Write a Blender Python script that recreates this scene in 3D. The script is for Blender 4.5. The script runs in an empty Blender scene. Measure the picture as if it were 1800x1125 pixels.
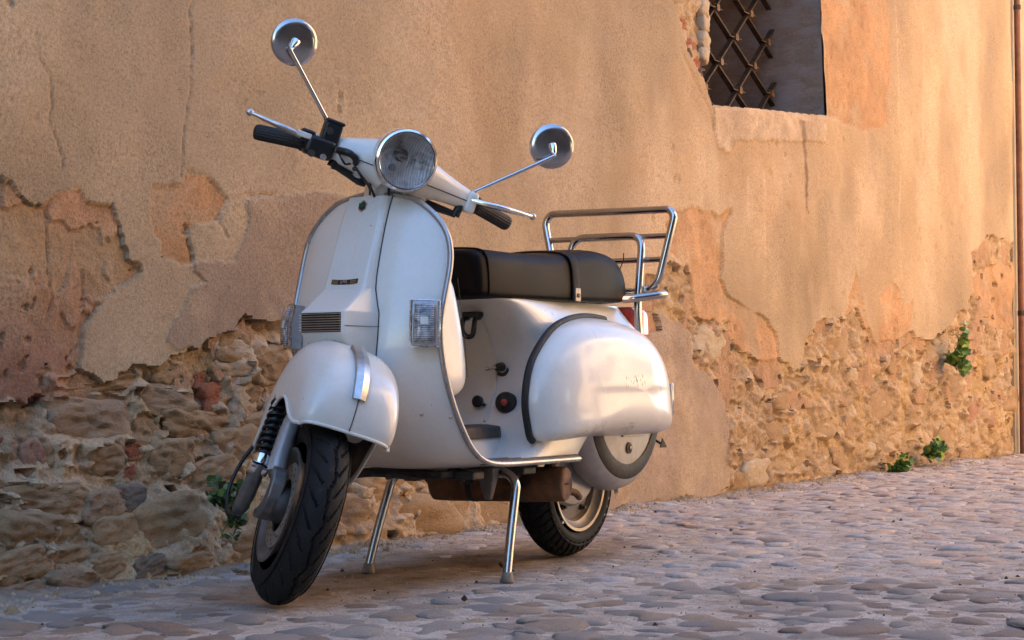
import bpy, bmesh, math, random
import numpy as np
from mathutils import Vector, Matrix, noise as mnoise
from math import sin, cos, pi, radians, sqrt, atan2

# ------------------------------------------------------------------ camera, world, sun, exposure
scene = bpy.context.scene
col = scene.collection
CAM_POS = (4.2650, 2.5040, 0.4920)
YAW, PITCH, ROLL, FPX = radians(212.12), radians(1.97), radians(-0.21), 3086.1
cam_d = bpy.data.cameras.new('camera')
cam_d.sensor_width = 36.0
cam_d.lens = 36.0 * FPX / 1800.0
cam_d.clip_start = 0.05
cam_d.clip_end = 500.0
cam = bpy.data.objects.new('camera', cam_d)
col.objects.link(cam)
fw = Vector((cos(PITCH) * cos(YAW), cos(PITCH) * sin(YAW), sin(PITCH)))
rt = fw.cross(Vector((0, 0, 1))).normalized()
up = rt.cross(fw)
rt2 = rt * cos(ROLL) + up * sin(ROLL)
up2 = -rt * sin(ROLL) + up * cos(ROLL)
M3 = Matrix((rt2, up2, -fw)).transposed()
cam.matrix_world = Matrix.Translation(CAM_POS) @ M3.to_4x4()
scene.camera = cam

SUN_EL, SUN_AZ = radians(47.0), radians(-75.0)      # direction towards the sun: azimuth measured from +x towards +y
sun_dir = Vector((cos(SUN_EL) * cos(SUN_AZ), cos(SUN_EL) * sin(SUN_AZ), sin(SUN_EL)))
world = bpy.data.worlds.new('World')
scene.world = world
world.use_nodes = True
wn = world.node_tree
sky = wn.nodes.new('ShaderNodeTexSky')
sky.sky_type = 'NISHITA'
sky.sun_disc = False
sky.sun_elevation = SUN_EL
sky.sun_rotation = pi / 2 - SUN_AZ                   # the node measures clockwise from +y
sky.air_density = 1.0
sky.dust_density = 0.3
sky.ozone_density = 4.0
wn.links.new(sky.outputs[0], wn.nodes['Background'].inputs[0])
wn.nodes['Background'].inputs[1].default_value = 0.10
sun_d = bpy.data.lights.new('sun', 'SUN')
sun_d.energy = 5.0
sun_d.angle = radians(0.53)
sun_d.color = (1.0, 0.88, 0.70)
sun = bpy.data.objects.new('sun', sun_d)
col.objects.link(sun)
sun.rotation_euler = (-sun_dir).to_track_quat('-Z', 'Y').to_euler()
vs = scene.view_settings
vs.view_transform = 'Standard'
vs.look = 'None'
vs.gamma = 1.0
vs.use_curve_mapping = False
vs.exposure = 3.0
scene.cycles.use_denoising = True
scene.cycles.max_bounces = 8
scene.cycles.diffuse_bounces = 4
scene.cycles.caustics_reflective = False
scene.cycles.caustics_refractive = False

# ------------------------------------------------------------------ helpers
rng = random.Random(7)

def link(name, me, mat=None, parent=None):
    o = bpy.data.objects.new(name, me)
    col.objects.link(o)
    if mat is not None and not me.materials:
        me.materials.append(mat)
    if parent is not None:
        o.parent = parent
    return o

def mesh(name, v, f, mat, parent=None, smooth=True, sharp=40, xf=None):
    if xf is not None:
        v = [xf(p) for p in v]
    me = bpy.data.meshes.new(name)
    me.from_pydata([tuple(p) for p in v], [], [tuple(q) for q in f])
    bm = bmesh.new()
    bm.from_mesh(me)
    bmesh.ops.remove_doubles(bm, verts=bm.verts, dist=1e-6)
    bmesh.ops.recalc_face_normals(bm, faces=bm.faces)
    bm.to_mesh(me)
    bm.free()
    if smooth:
        me.shade_smooth()
        if sharp:
            me.set_sharp_from_angle(angle=radians(sharp))
    me.update()
    return link(name, me, mat, parent)

def mod_solid(o, t, offset=-1.0):
    m = o.modifiers.new('thickness', 'SOLIDIFY')
    m.thickness = t
    m.offset = offset
    return o

def mod_bevel(o, w, seg=2, ang=30):
    m = o.modifiers.new('bevel', 'BEVEL')
    m.width = w
    m.segments = seg
    m.limit_method = 'ANGLE'
    m.angle_limit = radians(ang)
    return o

def mod_sub(o, n=1):
    m = o.modifiers.new('subdivision', 'SUBSURF')
    m.levels = n
    m.render_levels = n
    return o

def smoothpath(pts, n=8, closed=False):
    pts = [np.array(p, float) for p in pts]
    N = len(pts)
    out = []
    segs = N if closed else N - 1
    for i in range(segs):
        if closed:
            p0, p1, p2, p3 = pts[(i - 1) % N], pts[i], pts[(i + 1) % N], pts[(i + 2) % N]
        else:
            p1, p2 = pts[i], pts[i + 1]
            p0 = pts[i - 1] if i else 2 * p1 - p2
            p3 = pts[i + 2] if i + 2 < N else 2 * p2 - p1
        for k in range(n):
            t = k / n
            out.append(0.5 * ((2 * p1) + (p2 - p0) * t + (2 * p0 - 5 * p1 + 4 * p2 - p3) * t * t + (3 * p1 - p0 - 3 * p2 + p3) * t ** 3))
    if not closed:
        out.append(pts[-1])
    return out

def fillet(pts, r, n=6):
    """polyline with rounded corners"""
    pts = [np.array(p, float) for p in pts]
    out = [pts[0]]
    for i in range(1, len(pts) - 1):
        a, b, c = pts[i - 1], pts[i], pts[i + 1]
        d1, d2 = a - b, c - b
        l1, l2 = np.linalg.norm(d1), np.linalg.norm(d2)
        q = min(r, l1 * .48, l2 * .48)
        s, e = b + d1 / l1 * q, b + d2 / l2 * q
        for k in range(n + 1):
            t = k / n
            out.append((1 - t) ** 2 * s + 2 * t * (1 - t) * b + t * t * e)
    out.append(pts[-1])
    return out

def tube_vf(path, r, n=10, closed=False, cap=True, sq=None):
    P = [np.array(p, float) for p in path]
    N = len(P)
    rs = r if hasattr(r, '__len__') else [r] * N
    v, f = [], []
    T = []
    for i in range(N):
        if closed:
            t = P[(i + 1) % N] - P[i - 1]
        else:
            t = P[min(i + 1, N - 1)] - P[max(i - 1, 0)]
        T.append(t / (np.linalg.norm(t) + 1e-12))
    a = np.array([0, 0, 1.0]) if abs(T[0][2]) < .9 else np.array([1.0, 0, 0])
    nrm = np.cross(T[0], a)
    nrm /= np.linalg.norm(nrm)
    for i in range(N):
        nrm = nrm - T[i] * (nrm @ T[i])
        nrm /= np.linalg.norm(nrm)
        b = np.cross(T[i], nrm)
        for k in range(n):
            th = 2 * pi * k / n
            cx, sx = cos(th), sin(th)
            s1, s2 = (1, 1) if sq is None else sq
            v.append(P[i] + rs[i] * (nrm * cx * s1 + b * sx * s2))
    for i in range(N if closed else N - 1):
        j = (i + 1) % N
        for k in range(n):
            l = (k + 1) % n
            f.append((i * n + k, i * n + l, j * n + l, j * n + k))
    if cap and not closed:
        f.append(tuple(range(n))[::-1])
        f.append(tuple((N - 1) * n + k for k in range(n)))
    return v, f

def join_vf(*parts):
    V, F = [], []
    for v, f in parts:
        o = len(V)
        V += list(v)
        F += [tuple(i + o for i in q) for q in f]
    return V, F

def tube(name, path, r, mat, parent, n=10, closed=False, xf=None, sq=None):
    v, f = tube_vf(path, r, n, closed, True, sq)
    return mesh(name, v, f, mat, parent, xf=xf, sharp=50)

def loft_vf(rings, closed=True, cap0=False, cap1=False):
    n = len(rings[0])
    v = [p for r in rings for p in r]
    f = []
    for i in range(len(rings) - 1):
        for k in range(n if closed else n - 1):
            l = (k + 1) % n
            f.append((i * n + k, i * n + l, (i + 1) * n + l, (i + 1) * n + k))
    if cap0:
        f.append(tuple(range(n))[::-1])
    if cap1:
        f.append(tuple((len(rings) - 1) * n + k for k in range(n)))
    return v, f

def frame_axes(axis):
    w = np.array(axis, float)
    w /= np.linalg.norm(w)
    a = np.array([0, 0, 1.0]) if abs(w[2]) < .9 else np.array([1.0, 0, 0])
    u = np.cross(a, w)
    u /= np.linalg.norm(u)
    return u, np.cross(w, u), w

def lathe_vf(profile, c, axis, n=32, cap=True):
    """profile = [(radius, distance along axis)]"""
    u, q, w = frame_axes(axis)
    c = np.array(c, float)
    rings = [[c + w * h + r * (u * cos(2 * pi * k / n) + q * sin(2 * pi * k / n)) for k in range(n)] for r, h in profile]
    return loft_vf(rings, True, cap and profile[0][0] > 1e-5, cap and profile[-1][0] > 1e-5)

def lathe(name, profile, c, axis, mat, parent, n=32, xf=None, sharp=40, cap=True):
    v, f = lathe_vf([(max(r, 1e-6), h) for r, h in profile], c, axis, n, cap)
    return mesh(name, v, f, mat, parent, xf=xf, sharp=sharp)

def box_vf(c, s, rot=None):
    v = []
    for dx in (-1, 1):
        for dy in (-1, 1):
            for dz in (-1, 1):
                p = np.array([dx * s[0] / 2, dy * s[1] / 2, dz * s[2] / 2])
                if rot is not None:
                    p = rot @ p
                v.append(p + np.array(c))
    f = [(0, 1, 3, 2), (4, 6, 7, 5), (0, 4, 5, 1), (2, 3, 7, 6), (0, 2, 6, 4), (1, 5, 7, 3)]
    return v, f

def rbox(name, c, s, mat, parent, bev=.004, rot=None, xf=None, seg=3):
    v, f = box_vf(c, s, rot)
    o = mesh(name, v, f, mat, parent, xf=xf, sharp=30)
    if bev:
        mod_bevel(o, bev, seg)
    return o

def basis(fwd, upv=(0, 0, 1)):
    """rotation matrix whose columns are fwd, left, up"""
    x = np.array(fwd, float)
    x /= np.linalg.norm(x)
    y = np.cross(upv, x)
    y /= np.linalg.norm(y)
    return np.array([x, y, np.cross(x, y)]).T

def interp(tab, t):
    ks = [a for a, *_ in tab]
    return [float(np.interp(t, ks, [row[j] for row in tab])) for j in range(1, len(tab[0]))]

# ------------------------------------------------------------------ materials
def new_mat(name):
    m = bpy.data.materials.new(name)
    m.use_nodes = True
    nt = m.node_tree
    return m, nt, nt.nodes['Principled BSDF']

def nd(nt, typ, **kw):
    n = nt.nodes.new(typ)
    for k, v in kw.items():
        if k in n.inputs:
            n.inputs[k].default_value = v
        else:
            setattr(n, k, v)
    return n

def noise_node(nt, scale, detail=4, rough=.55, vec=None, dist=0.0):
    n = nd(nt, 'ShaderNodeTexNoise', Scale=scale, Detail=detail, Roughness=rough, Distortion=dist)
    if vec is not None:
        nt.links.new(vec, n.inputs['Vector'])
    return n.outputs['Fac']

def ramp(nt, fac, stops):
    r = nt.nodes.new('ShaderNodeValToRGB')
    while len(r.color_ramp.elements) < len(stops):
        r.color_ramp.elements.new(.5)
    for e, (p, c) in zip(r.color_ramp.elements, stops):
        e.position = p
        e.color = (*c, 1) if len(c) == 3 else c
    nt.links.new(fac, r.inputs[0])
    return r.outputs[0]

def mix(nt, fac, a, b, mode='MIX'):
    m = nt.nodes.new('ShaderNodeMix')
    m.data_type = 'RGBA'
    m.blend_type = mode
    for sock, val in ((m.inputs[0], fac), (m.inputs[6], a), (m.inputs[7], b)):
        if hasattr(val, 'is_output'):
            nt.links.new(val, sock)
        elif isinstance(val, (int, float)):
            sock.default_value = val
        else:
            sock.default_value = (*val, 1) if len(val) == 3 else val
    return m.outputs[2]

def math_node(nt, op, a, b=0.0, clamp=False):
    m = nt.nodes.new('ShaderNodeMath')
    m.operation = op
    m.use_clamp = clamp
    for i, val in enumerate((a, b)):
        if hasattr(val, 'is_output'):
            nt.links.new(val, m.inputs[i])
        else:
            m.inputs[i].default_value = val
    return m.outputs[0]

def bump(nt, h, strength, dist, b):
    n = nd(nt, 'ShaderNodeBump', Strength=strength, Distance=dist)
    nt.links.new(h, n.inputs['Height'])
    nt.links.new(n.outputs[0], b.inputs['Normal'])
    return n

def objcoord(nt):
    return nt.nodes.new('ShaderNodeTexCoord').outputs['Object']

def simple(name, colr, rough=.5, metal=0.0, var=.12, scale=30, coat=0.0, bumpv=0.0, spec=.5):
    m, nt, b = new_mat(name)
    vec = objcoord(nt)
    n = noise_node(nt, scale, 5, .6, vec)
    lo = tuple(c * (1 - var) for c in colr)
    hi = tuple(min(1, c * (1 + var)) for c in colr)
    nt.links.new(ramp(nt, n, [(.3, lo), (.7, hi)]), b.inputs['Base Color'])
    r = ramp(nt, noise_node(nt, scale * 2.3, 4, .6, vec), [(.3, (max(.02, rough * .8),) * 3), (.75, (min(1, rough * 1.2),) * 3)])
    nt.links.new(r, b.inputs['Roughness'])
    b.inputs['Metallic'].default_value = metal
    b.inputs['Coat Weight'].default_value = coat
    b.inputs['Coat Roughness'].default_value = .08
    b.inputs['Specular IOR Level'].default_value = spec
    if bumpv:
        bump(nt, n, bumpv, .002, b)
    return m
# ------------------------------------------------------------------ the old wall: outlines in wall coordinates (x, z) in metres
ORANGE_A = [(1.515, 1.062), (1.37, 1.015), (1.333, 0.992), (1.269, 0.963), (1.203, 0.936), (1.183, 0.951), (1.136, 0.962), (1.053, 0.957), (0.982, 0.955), (0.96, 0.936), (0.938, 0.906), (0.923, 0.859), (0.914, 0.817), (0.878, 0.782), (0.966, 0.735), (1.009, 0.692), (1.044, 0.665), (1.072, 0.623), (1.089, 0.581), (1.099, 0.522), (1.107, 0.433), (1.568, 0.439)]
ORANGE_B = [(0.815, 0.993), (0.698, 1.018), (0.686, 1.046), (0.588, 1.059), (0.538, 1.026), (0.571, 0.927), (0.673, 0.911), (0.681, 0.902), (0.657, 0.821), (0.693, 0.813), (0.772, 0.831), (0.78, 0.874), (0.815, 0.926)]
PATCH_C = [(0.452, 0.959), (0.46, 0.895), (0.503, 0.823), (0.653, 0.821), (0.645, 0.793), (0.612, 0.762), (0.677, 0.739), (0.724, 0.691), (0.79, 0.65), (0.79, 0.618), (0.747, 0.586), (0.692, 0.598), (0.644, 0.585), (0.603, 0.616), (0.561, 0.589), (0.477, 0.641), (0.363, 0.667), (0.272, 0.682), (0.169, 0.691), (-0.028, 0.703), (-0.347, 0.7), (-0.348, 1.091), (0.258, 1.041), (0.355, 1.028), (0.452, 1.021)]
CORE_L = [(1.596, 0.469), (1.331, 0.43), (1.282, 0.425), (1.238, 0.466), (1.202, 0.522), (1.149, 0.497), (1.107, 0.522), (1.049, 0.508), (0.979, 0.486), (0.918, 0.515), (0.866, 0.523), (0.819, 0.538), (0.737, 0.577), (0.647, 0.597), (0.543, 0.627), (0.459, 0.666), (0.36, 0.672), (0.257, 0.689), (-0.015, 0.683), (-0.312, 0.618), (-0.638, 0.547), (-0.998, 0.549), (-1.398, 0.594), (-1.727, 0.664), (-1.795, 0.554), (-1.812, -0.026), (-1.64, -0.253), (0.433, -0.23), (1.728, -0.064)]
CORE_R = [(-1.958, 0.909), (-2.09, 0.931), (-2.226, 0.964), (-2.366, 0.972), (-2.46, 0.858), (-2.483, 0.773), (-2.784, 0.743), (-2.809, 0.671), (-2.914, 0.605), (-3.132, 0.573), (-3.304, 0.586), (-3.541, 0.54), (-3.622, 0.686), (-3.798, 0.776), (-4.131, 0.823), (-4.342, 0.868), (-4.519, 0.742), (-4.629, 0.664), (-4.9, 0.709), (-5.061, 0.74), (-5.225, 0.708), (-5.482, 0.719), (-5.752, 0.783), (-5.942, 0.893), (-6.134, 0.914), (-6.239, 1.071), (-6.196, 1.238), (-6.349, 1.317), (-6.555, 1.37), (-6.822, 1.395), (-7.268, 1.364), (-7.473, 1.363), (-7.39, -0.349), (-2.693, -0.056), (-2.751, 0.315), (-2.688, 0.394), (-2.577, 0.493), (-2.431, 0.557), (-2.338, 0.705), (-1.955, 0.676)]
PATCH_D = [(-1.413, 0.778), (-2.087, 0.771), (-2.246, 0.745), (-2.338, 0.705), (-2.431, 0.557), (-2.577, 0.493), (-2.688, 0.394), (-2.751, 0.315), (-2.732, 0.007), (-2.643, 0.001), (-2.519, -0.003), (-2.351, -0.004), (-2.212, -0.001), (-2.077, -0.008), (-1.946, -0.008), (-1.778, -0.004), (-1.358, 0.018)]
ORANGE_E = [(-2.183, 1.192), (-2.37, 1.217), (-2.793, 1.23), (-2.74, 1.159), (-2.686, 1.011), (-2.672, 0.933), (-2.812, 0.839), (-2.945, 0.804), (-3.081, 0.803), (-3.249, 0.726), (-3.304, 0.586), (-3.132, 0.573), (-2.914, 0.605), (-2.809, 0.671), (-2.784, 0.743), (-2.483, 0.773), (-2.46, 0.858), (-2.366, 0.972), (-2.237, 0.981), (-2.158, 1.013)]
ORANGE_T1 = [(-4.276, 1.045), (-4.36, 0.895), (-4.519, 0.728), (-4.305, 0.841), (-4.13, 0.816), (-4.202, 0.902)]
ORANGE_T2 = [(-4.629, 0.664), (-4.636, 0.919), (-4.754, 1.018), (-4.908, 0.97), (-4.965, 0.889), (-5.129, 0.937), (-5.061, 0.74), (-4.899, 0.695)]
ORANGE_R = [(-6.239, 1.071), (-6.496, 1.193), (-7.321, 1.253), (-7.298, 0.785), (-6.636, 0.803), (-6.435, 0.955)]
BROWN_W = [(-3.926, 2.553), (-3.877, 2.372), (-3.914, 1.795), (-4.164, 1.777), (-4.484, 1.792), (-4.766, 1.856), (-4.842, 2.362), (-4.819, 2.731)]
WINDOW = [(-2.513, 2.468), (-2.563, 2.132), (-2.565, 1.897), (-2.546, 1.783), (-2.617, 1.684), (-3.907, 1.8), (-3.862, 2.369), (-3.828, 2.76)]
SILL = [(-2.623, 1.68), (-3.907, 1.795), (-3.881, 1.67), (-3.304, 1.599), (-2.865, 1.559), (-2.829, 1.524), (-2.775, 1.493), (-2.665, 1.496), (-2.632, 1.547)]
BRICKHOLE = [(-2.22, 2.212), (-2.249, 2.075), (-2.311, 1.999), (-2.373, 1.875), (-2.48, 1.818), (-2.557, 1.785), (-2.582, 1.9), (-2.563, 2.132), (-2.543, 2.277)]
STAIN = [(-3.548, 1.719), (-3.667, 1.734), (-3.657, 1.611), (-3.663, 1.297), (-3.621, 1.288), (-3.608, 1.6)]
CR1 = [(0.662, 1.543), (0.682, 1.516), (0.684, 1.46), (0.677, 1.391), (0.686, 1.342), (0.675, 1.305), (0.69, 1.224), (0.712, 1.143), (0.71, 1.043)]
CR2 = [(1.235, 1.296), (1.204, 1.259), (1.192, 1.21), (1.183, 1.19), (1.195, 1.153), (1.173, 1.113), (1.149, 1.058), (1.142, 1.016)]
CR3 = [(1.186, 0.937), (1.184, 0.805), (1.194, 0.762), (1.185, 0.692), (1.199, 0.635)]
CR4 = [(1.066, 0.773), (1.066, 0.701), (1.044, 0.69)]
CR5 = [(1.332, 0.976), (1.268, 0.964), (1.201, 0.935)]
CR6 = [(1.172, 0.984), (1.11, 0.958), (1.032, 0.958), (0.982, 0.955), (0.959, 0.934), (0.939, 0.902), (0.924, 0.85), (0.911, 0.814), (0.878, 0.775)]
CR7 = [(0.534, 1.027), (0.57, 0.929), (0.539, 0.886)]
CR8 = [(0.682, 0.913), (0.664, 0.828)]
CR9 = [(0.701, 1.051), (0.591, 1.059), (0.534, 1.027), (0.386, 1.032), (0.258, 1.039)]
CR10 = [(-2.309, 1.869), (-2.578, 1.664), (-2.665, 1.496)]
CR11 = [(-3.804, 2.359), (-3.922, 2.095), (-3.929, 1.797)]
STONES = [(1.057, 0.389, 0.264, 0.11, 'grey'), (1.032, 0.48, 0.305, 0.048, 'tan'), (0.781, 0.439, 0.233, 0.078, 'grey'), (0.729, 0.518, 0.144, 0.079, 'tan'), (0.618, 0.496, 0.046, 0.055, 'red'), (0.569, 0.448, 0.109, 0.088, 'red'), (0.481, 0.552, 0.181, 0.105, 'pale'), (0.419, 0.443, 0.115, 0.083, 'tan'), (0.857, 0.357, 0.118, 0.083, 'tan'), (0.655, 0.376, 0.286, 0.079, 'tan'), (0.926, 0.31, 0.086, 0.054, 'red'), (0.952, 0.254, 0.065, 0.053, 'red'), (1.255, 0.3, 0.092, 0.114, 'pink'), (1.326, 0.344, 0.065, 0.034, 'red'), (1.14, 0.308, 0.158, 0.071, 'tan'), (1.025, 0.297, 0.119, 0.079, 'tan'), (0.964, 0.187, 0.106, 0.075, 'dark'), (0.854, 0.116, 0.247, 0.131, 'tan'), (0.858, 0.146, 0.084, 0.039, 'red'), (1.241, 0.194, 0.284, 0.087, 'tan'), (1.076, 0.177, 0.142, 0.083, 'grey'), (1.045, 0.11, 0.156, 0.089, 'tan'), (1.316, 0.133, 0.258, 0.09, 'tan'), (1.402, 0.061, 0.17, 0.075, 'tan'), (1.244, 0.007, 0.164, 0.058, 'grey'), (1.428, -0.002, 0.172, 0.05, 'grey'), (0.774, 0.287, 0.163, 0.104, 'tan'), (0.623, 0.238, 0.183, 0.085, 'tan'), (1.262, 0.061, 0.172, 0.066, 'tan'), (1.493, 0.194, 0.136, 0.094, 'tan'), (1.538, 0.091, 0.147, 0.096, 'grey'), (1.435, 0.301, 0.132, 0.092, 'tan'), (1.352, 0.235, 0.128, 0.055, 'tan'), (0.496, 0.306, 0.18, 0.102, 'tan'), (0.605, 0.151, 0.164, 0.076, 'grey'), (1.125, 0.036, 0.129, 0.055, 'tan'), (0.983, 0.024, 0.136, 0.05, 'dark'), (0.827, 0.016, 0.153, 0.052, 'tan'), (0.61, 0.039, 0.154, 0.081, 'tan'), (0.287, 0.131, 0.21, 0.102, 'tan'), (0.108, 0.094, 0.266, 0.112, 'grey'), (-0.152, 0.138, 0.337, 0.136, 'tan'), (-0.333, 0.065, 0.348, 0.121, 'tan'), (-0.588, 0.085, 0.304, 0.164, 'tan'), (-0.785, 0.053, 0.269, 0.132, 'tan'), (-0.06, 0.212, 0.264, 0.102, 'dark'), (-0.305, 0.201, 0.224, 0.088, 'grey'), (0.165, 0.222, 0.244, 0.098, 'tan'), (-0.924, 0.113, 0.238, 0.116, 'pale'), (-1.066, 0.025, 0.26, 0.099, 'tan'), (0.397, 0.346, 0.199, 0.096, 'tan'), (0.41, 0.443, 0.173, 0.113, 'pale'), (0.334, 0.541, 0.152, 0.115, 'tan'), (0.459, 0.589, 0.194, 0.089, 'tan'), (-3.067, 0.074, 0.414, 0.131, 'pale'), (-4.128, 0.089, 0.548, 0.146, 'tan'), (-3.358, 0.385, 0.294, 0.095, 'tan'), (-3.555, 0.477, 0.291, 0.074, 'dark'), (-4.332, 0.516, 0.339, 0.098, 'pale'), (-3.833, 0.274, 0.42, 0.155, 'tan'), (-5.345, 0.503, 0.384, 0.15, 'pale'), (-5.211, 0.285, 0.458, 0.084, 'tan'), (-5.902, 0.458, 0.281, 0.142, 'grey'), (-6.297, 0.295, 0.36, 0.176, 'red'), (-5.555, 0.561, 0.177, 0.102, 'red'), (-4.695, 0.355, 0.647, 0.201, 'tan'), (-2.934, 0.233, 0.322, 0.135, 'tan'), (-6.899, 0.084, 0.602, 0.153, 'tan'), (-6.626, 0.574, 0.631, 0.15, 'tan'), (-2.616, 0.635, 0.302, 0.153, 'pale'), (-3.992, 0.68, 0.501, 0.158, 'tan'), (-4.253, 0.232, 0.491, 0.129, 'tan'), (-3.532, 0.131, 0.335, 0.156, 'tan'), (-5.121, 0.078, 0.616, 0.125, 'tan'), (-5.657, 0.664, 0.405, 0.088, 'pale'), (-4.935, 0.572, 0.437, 0.124, 'tan'), (-3.297, 0.245, 0.319, 0.105, 'tan'), (-5.728, 0.15, 0.546, 0.161, 'tan'), (-6.099, 0.034, 0.58, 0.121, 'tan'), (-2.884, 0.447, 0.293, 0.101, 'tan'), (-5.37, 0.019, 0.257, 0.099, 'grey'), (-4.538, 0.119, 0.333, 0.066, 'pale'), (-3.667, 0.613, 0.251, 0.085, 'tan'), (-6.611, 0.235, 0.314, 0.126, 'red'), (-6.994, 0.356, 0.389, 0.163, 'tan'), (-2.826, 0.158, 0.236, 0.089, 'tan'), (-2.877, 0.044, 0.292, 0.09, 'tan'), (-3.292, 0.023, 0.29, 0.082, 'tan'), (-3.684, 0.04, 0.282, 0.072, 'tan')]
BRICKS = [(-2.337, 1.994, 0.17, 0.053, 'red'), (-2.406, 1.921, 0.195, 0.058, 'red'), (-2.481, 1.848, 0.132, 0.054, 'red'), (-2.365, 2.067, 0.194, 0.054, 'tan'), (-2.734, 1.504, 0.116, 0.036, 'red')]
PLANT_BASE = [(-5.992, 0.578), (-4.9, -0.013), (-5.491, 0.073), (0.651, 0.138)]
PLANT_TOP = [(-6.055, 0.8), (-4.903, 0.089), (-5.495, 0.161), (0.649, 0.222)]
STARS = [(-3.21, 2.239), (-3.585, 2.28), (-3.409, 2.134), (-3.791, 2.171), (-3.238, 1.99), (-3.618, 2.027), (-3.447, 1.883), (-3.833, 1.923)]

_rs = np.random.RandomState(11)
_TAB = _rs.rand(256, 256)
_JX, _JY, _ID = _rs.rand(256, 256), _rs.rand(256, 256), _rs.rand(256, 256)

def vnoise(x, y):
    ix, iy = np.floor(x).astype(int), np.floor(y).astype(int)
    fx, fy = x - ix, y - iy
    fx, fy = fx * fx * (3 - 2 * fx), fy * fy * (3 - 2 * fy)
    a, b = _TAB[ix & 255, iy & 255], _TAB[(ix + 1) & 255, iy & 255]
    c, d = _TAB[ix & 255, (iy + 1) & 255], _TAB[(ix + 1) & 255, (iy + 1) & 255]
    return (a * (1 - fx) + b * fx) * (1 - fy) + (c * (1 - fx) + d * fx) * fy

def fbm(x, y, oct=4, gain=.5):
    s, a, t = 0.0, 1.0, 0.0
    for i in range(oct):
        s = s + a * vnoise(x * 2 ** i + 17.3 * i, y * 2 ** i + 41.7 * i)
        t += a
        a *= gain
    return s / t

def worley(x, y):
    ix, iy = np.floor(x).astype(int), np.floor(y).astype(int)
    f1 = np.full(x.shape, 9.0)
    f2 = np.full(x.shape, 9.0)
    cid = np.zeros(x.shape)
    for dx in (-1, 0, 1):
        for dy in (-1, 0, 1):
            jx, jy = (ix + dx) & 255, (iy + dy) & 255
            d = np.hypot(ix + dx + _JX[jx, jy] - x, iy + dy + _JY[jx, jy] - y)
            new = d < f1
            f2 = np.where(new, f1, np.minimum(f2, d))
            cid = np.where(new, _ID[jx, jy], cid)
            f1 = np.where(new, d, f1)
    return f1, f2, cid

def inside(poly, X, Z):
    r = np.zeros(X.shape, bool)
    n = len(poly)
    for i in range(n):
        (x0, z0), (x1, z1) = poly[i], poly[(i + 1) % n]
        if z0 == z1:
            continue
        c = ((z0 > Z) != (z1 > Z)) & (X < (x1 - x0) * (Z - z0) / (z1 - z0) + x0)
        r ^= c
    return r

def seg_dist(pts, X, Z):
    d = np.full(X.shape, 9.0)
    for (x0, z0), (x1, z1) in zip(pts[:-1], pts[1:]):
        dx, dz = x1 - x0, z1 - z0
        t = np.clip(((X - x0) * dx + (Z - z0) * dz) / (dx * dx + dz * dz + 1e-9), 0, 1)
        d = np.minimum(d, np.hypot(X - x0 - t * dx, Z - z0 - t * dz))
    return d

def batter(x, z):
    B = np.interp(x, [-1.7, -1.0, -.15, .9, 3], [0, .06, .115, .17, .17])
    return B * np.clip(1 - z / .45, 0, 1) ** 1.3

def grid_mesh(name, V, nx, nz, keep=None):
    """V (nx, nz, 3) -> mesh; keep = bool mask of quads"""
    idx = np.arange(nx * nz).reshape(nx, nz)
    q = np.stack([idx[:-1, :-1], idx[1:, :-1], idx[1:, 1:], idx[:-1, 1:]], -1).reshape(-1, 4)
    if keep is not None:
        q = q[keep.reshape(-1)]
    me = bpy.data.meshes.new(name)
    me.vertices.add(nx * nz)
    me.vertices.foreach_set('co', V.reshape(-1, 3).astype(np.float32).ravel())
    me.loops.add(q.size)
    me.loops.foreach_set('vertex_index', q.astype(np.int32).ravel())
    me.polygons.add(len(q))
    me.polygons.foreach_set('loop_start', np.arange(0, q.size, 4, dtype=np.int32))
    me.update(calc_edges=True)
    me.validate()
    return me

def set_attr(me, name, vals):
    a = me.attributes.new(name, 'FLOAT', 'POINT')
    a.data.foreach_set('value', vals.astype(np.float32).ravel())

def set_col(me, name, rgb):
    a = me.attributes.new(name, 'FLOAT_COLOR', 'POINT')
    c = np.concatenate([rgb.reshape(-1, 3), np.ones((rgb.size // 3, 1))], 1)
    a.data.foreach_set('color', c.astype(np.float32).ravel())

def wall_material():
    m, nt, b = new_mat('weathered_wall')
    at = nd(nt, 'ShaderNodeAttribute', attribute_name='tint')
    co = nd(nt, 'ShaderNodeAttribute', attribute_name='core')
    vec = objcoord(nt)
    grain = noise_node(nt, 120, 4, .7, vec)
    spec = noise_node(nt, 55, 5, .75, vec)
    patchy = ramp(nt, noise_node(nt, 2.6, 4, .6, vec), [(.35, (.60, .60, .60)), (.65, (1, 1, 1))])
    c = mix(nt, patchy, at.outputs['Color'], ramp(nt, grain, [(.30, (.60, .56, .53)), (.5, (1, 1, 1)), (.72, (1.32, 1.30, 1.27))]), 'MULTIPLY')
    c = mix(nt, .80, c, ramp(nt, spec, [(.27, (.42, .38, .35)), (.40, (1, 1, 1)), (.66, (1, 1, 1)), (.78, (1.35, 1.33, 1.28))]), 'MULTIPLY')
    nt.links.new(c, b.inputs['Base Color'])
    b.inputs['Roughness'].default_value = .93
    b.inputs['Specular IOR Level'].default_value = .15
    g2 = noise_node(nt, 210, 4, .7, vec)
    lump = noise_node(nt, 32, 6, .65, vec)
    h = math_node(nt, 'ADD', math_node(nt, 'MULTIPLY', g2, .55), math_node(nt, 'MULTIPLY', lump, math_node(nt, 'ADD', .35, math_node(nt, 'MULTIPLY', co.outputs['Fac'], 2.2))))
    bump(nt, h, .75, .006, b)
    return m
WALLM = wall_material()

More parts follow.
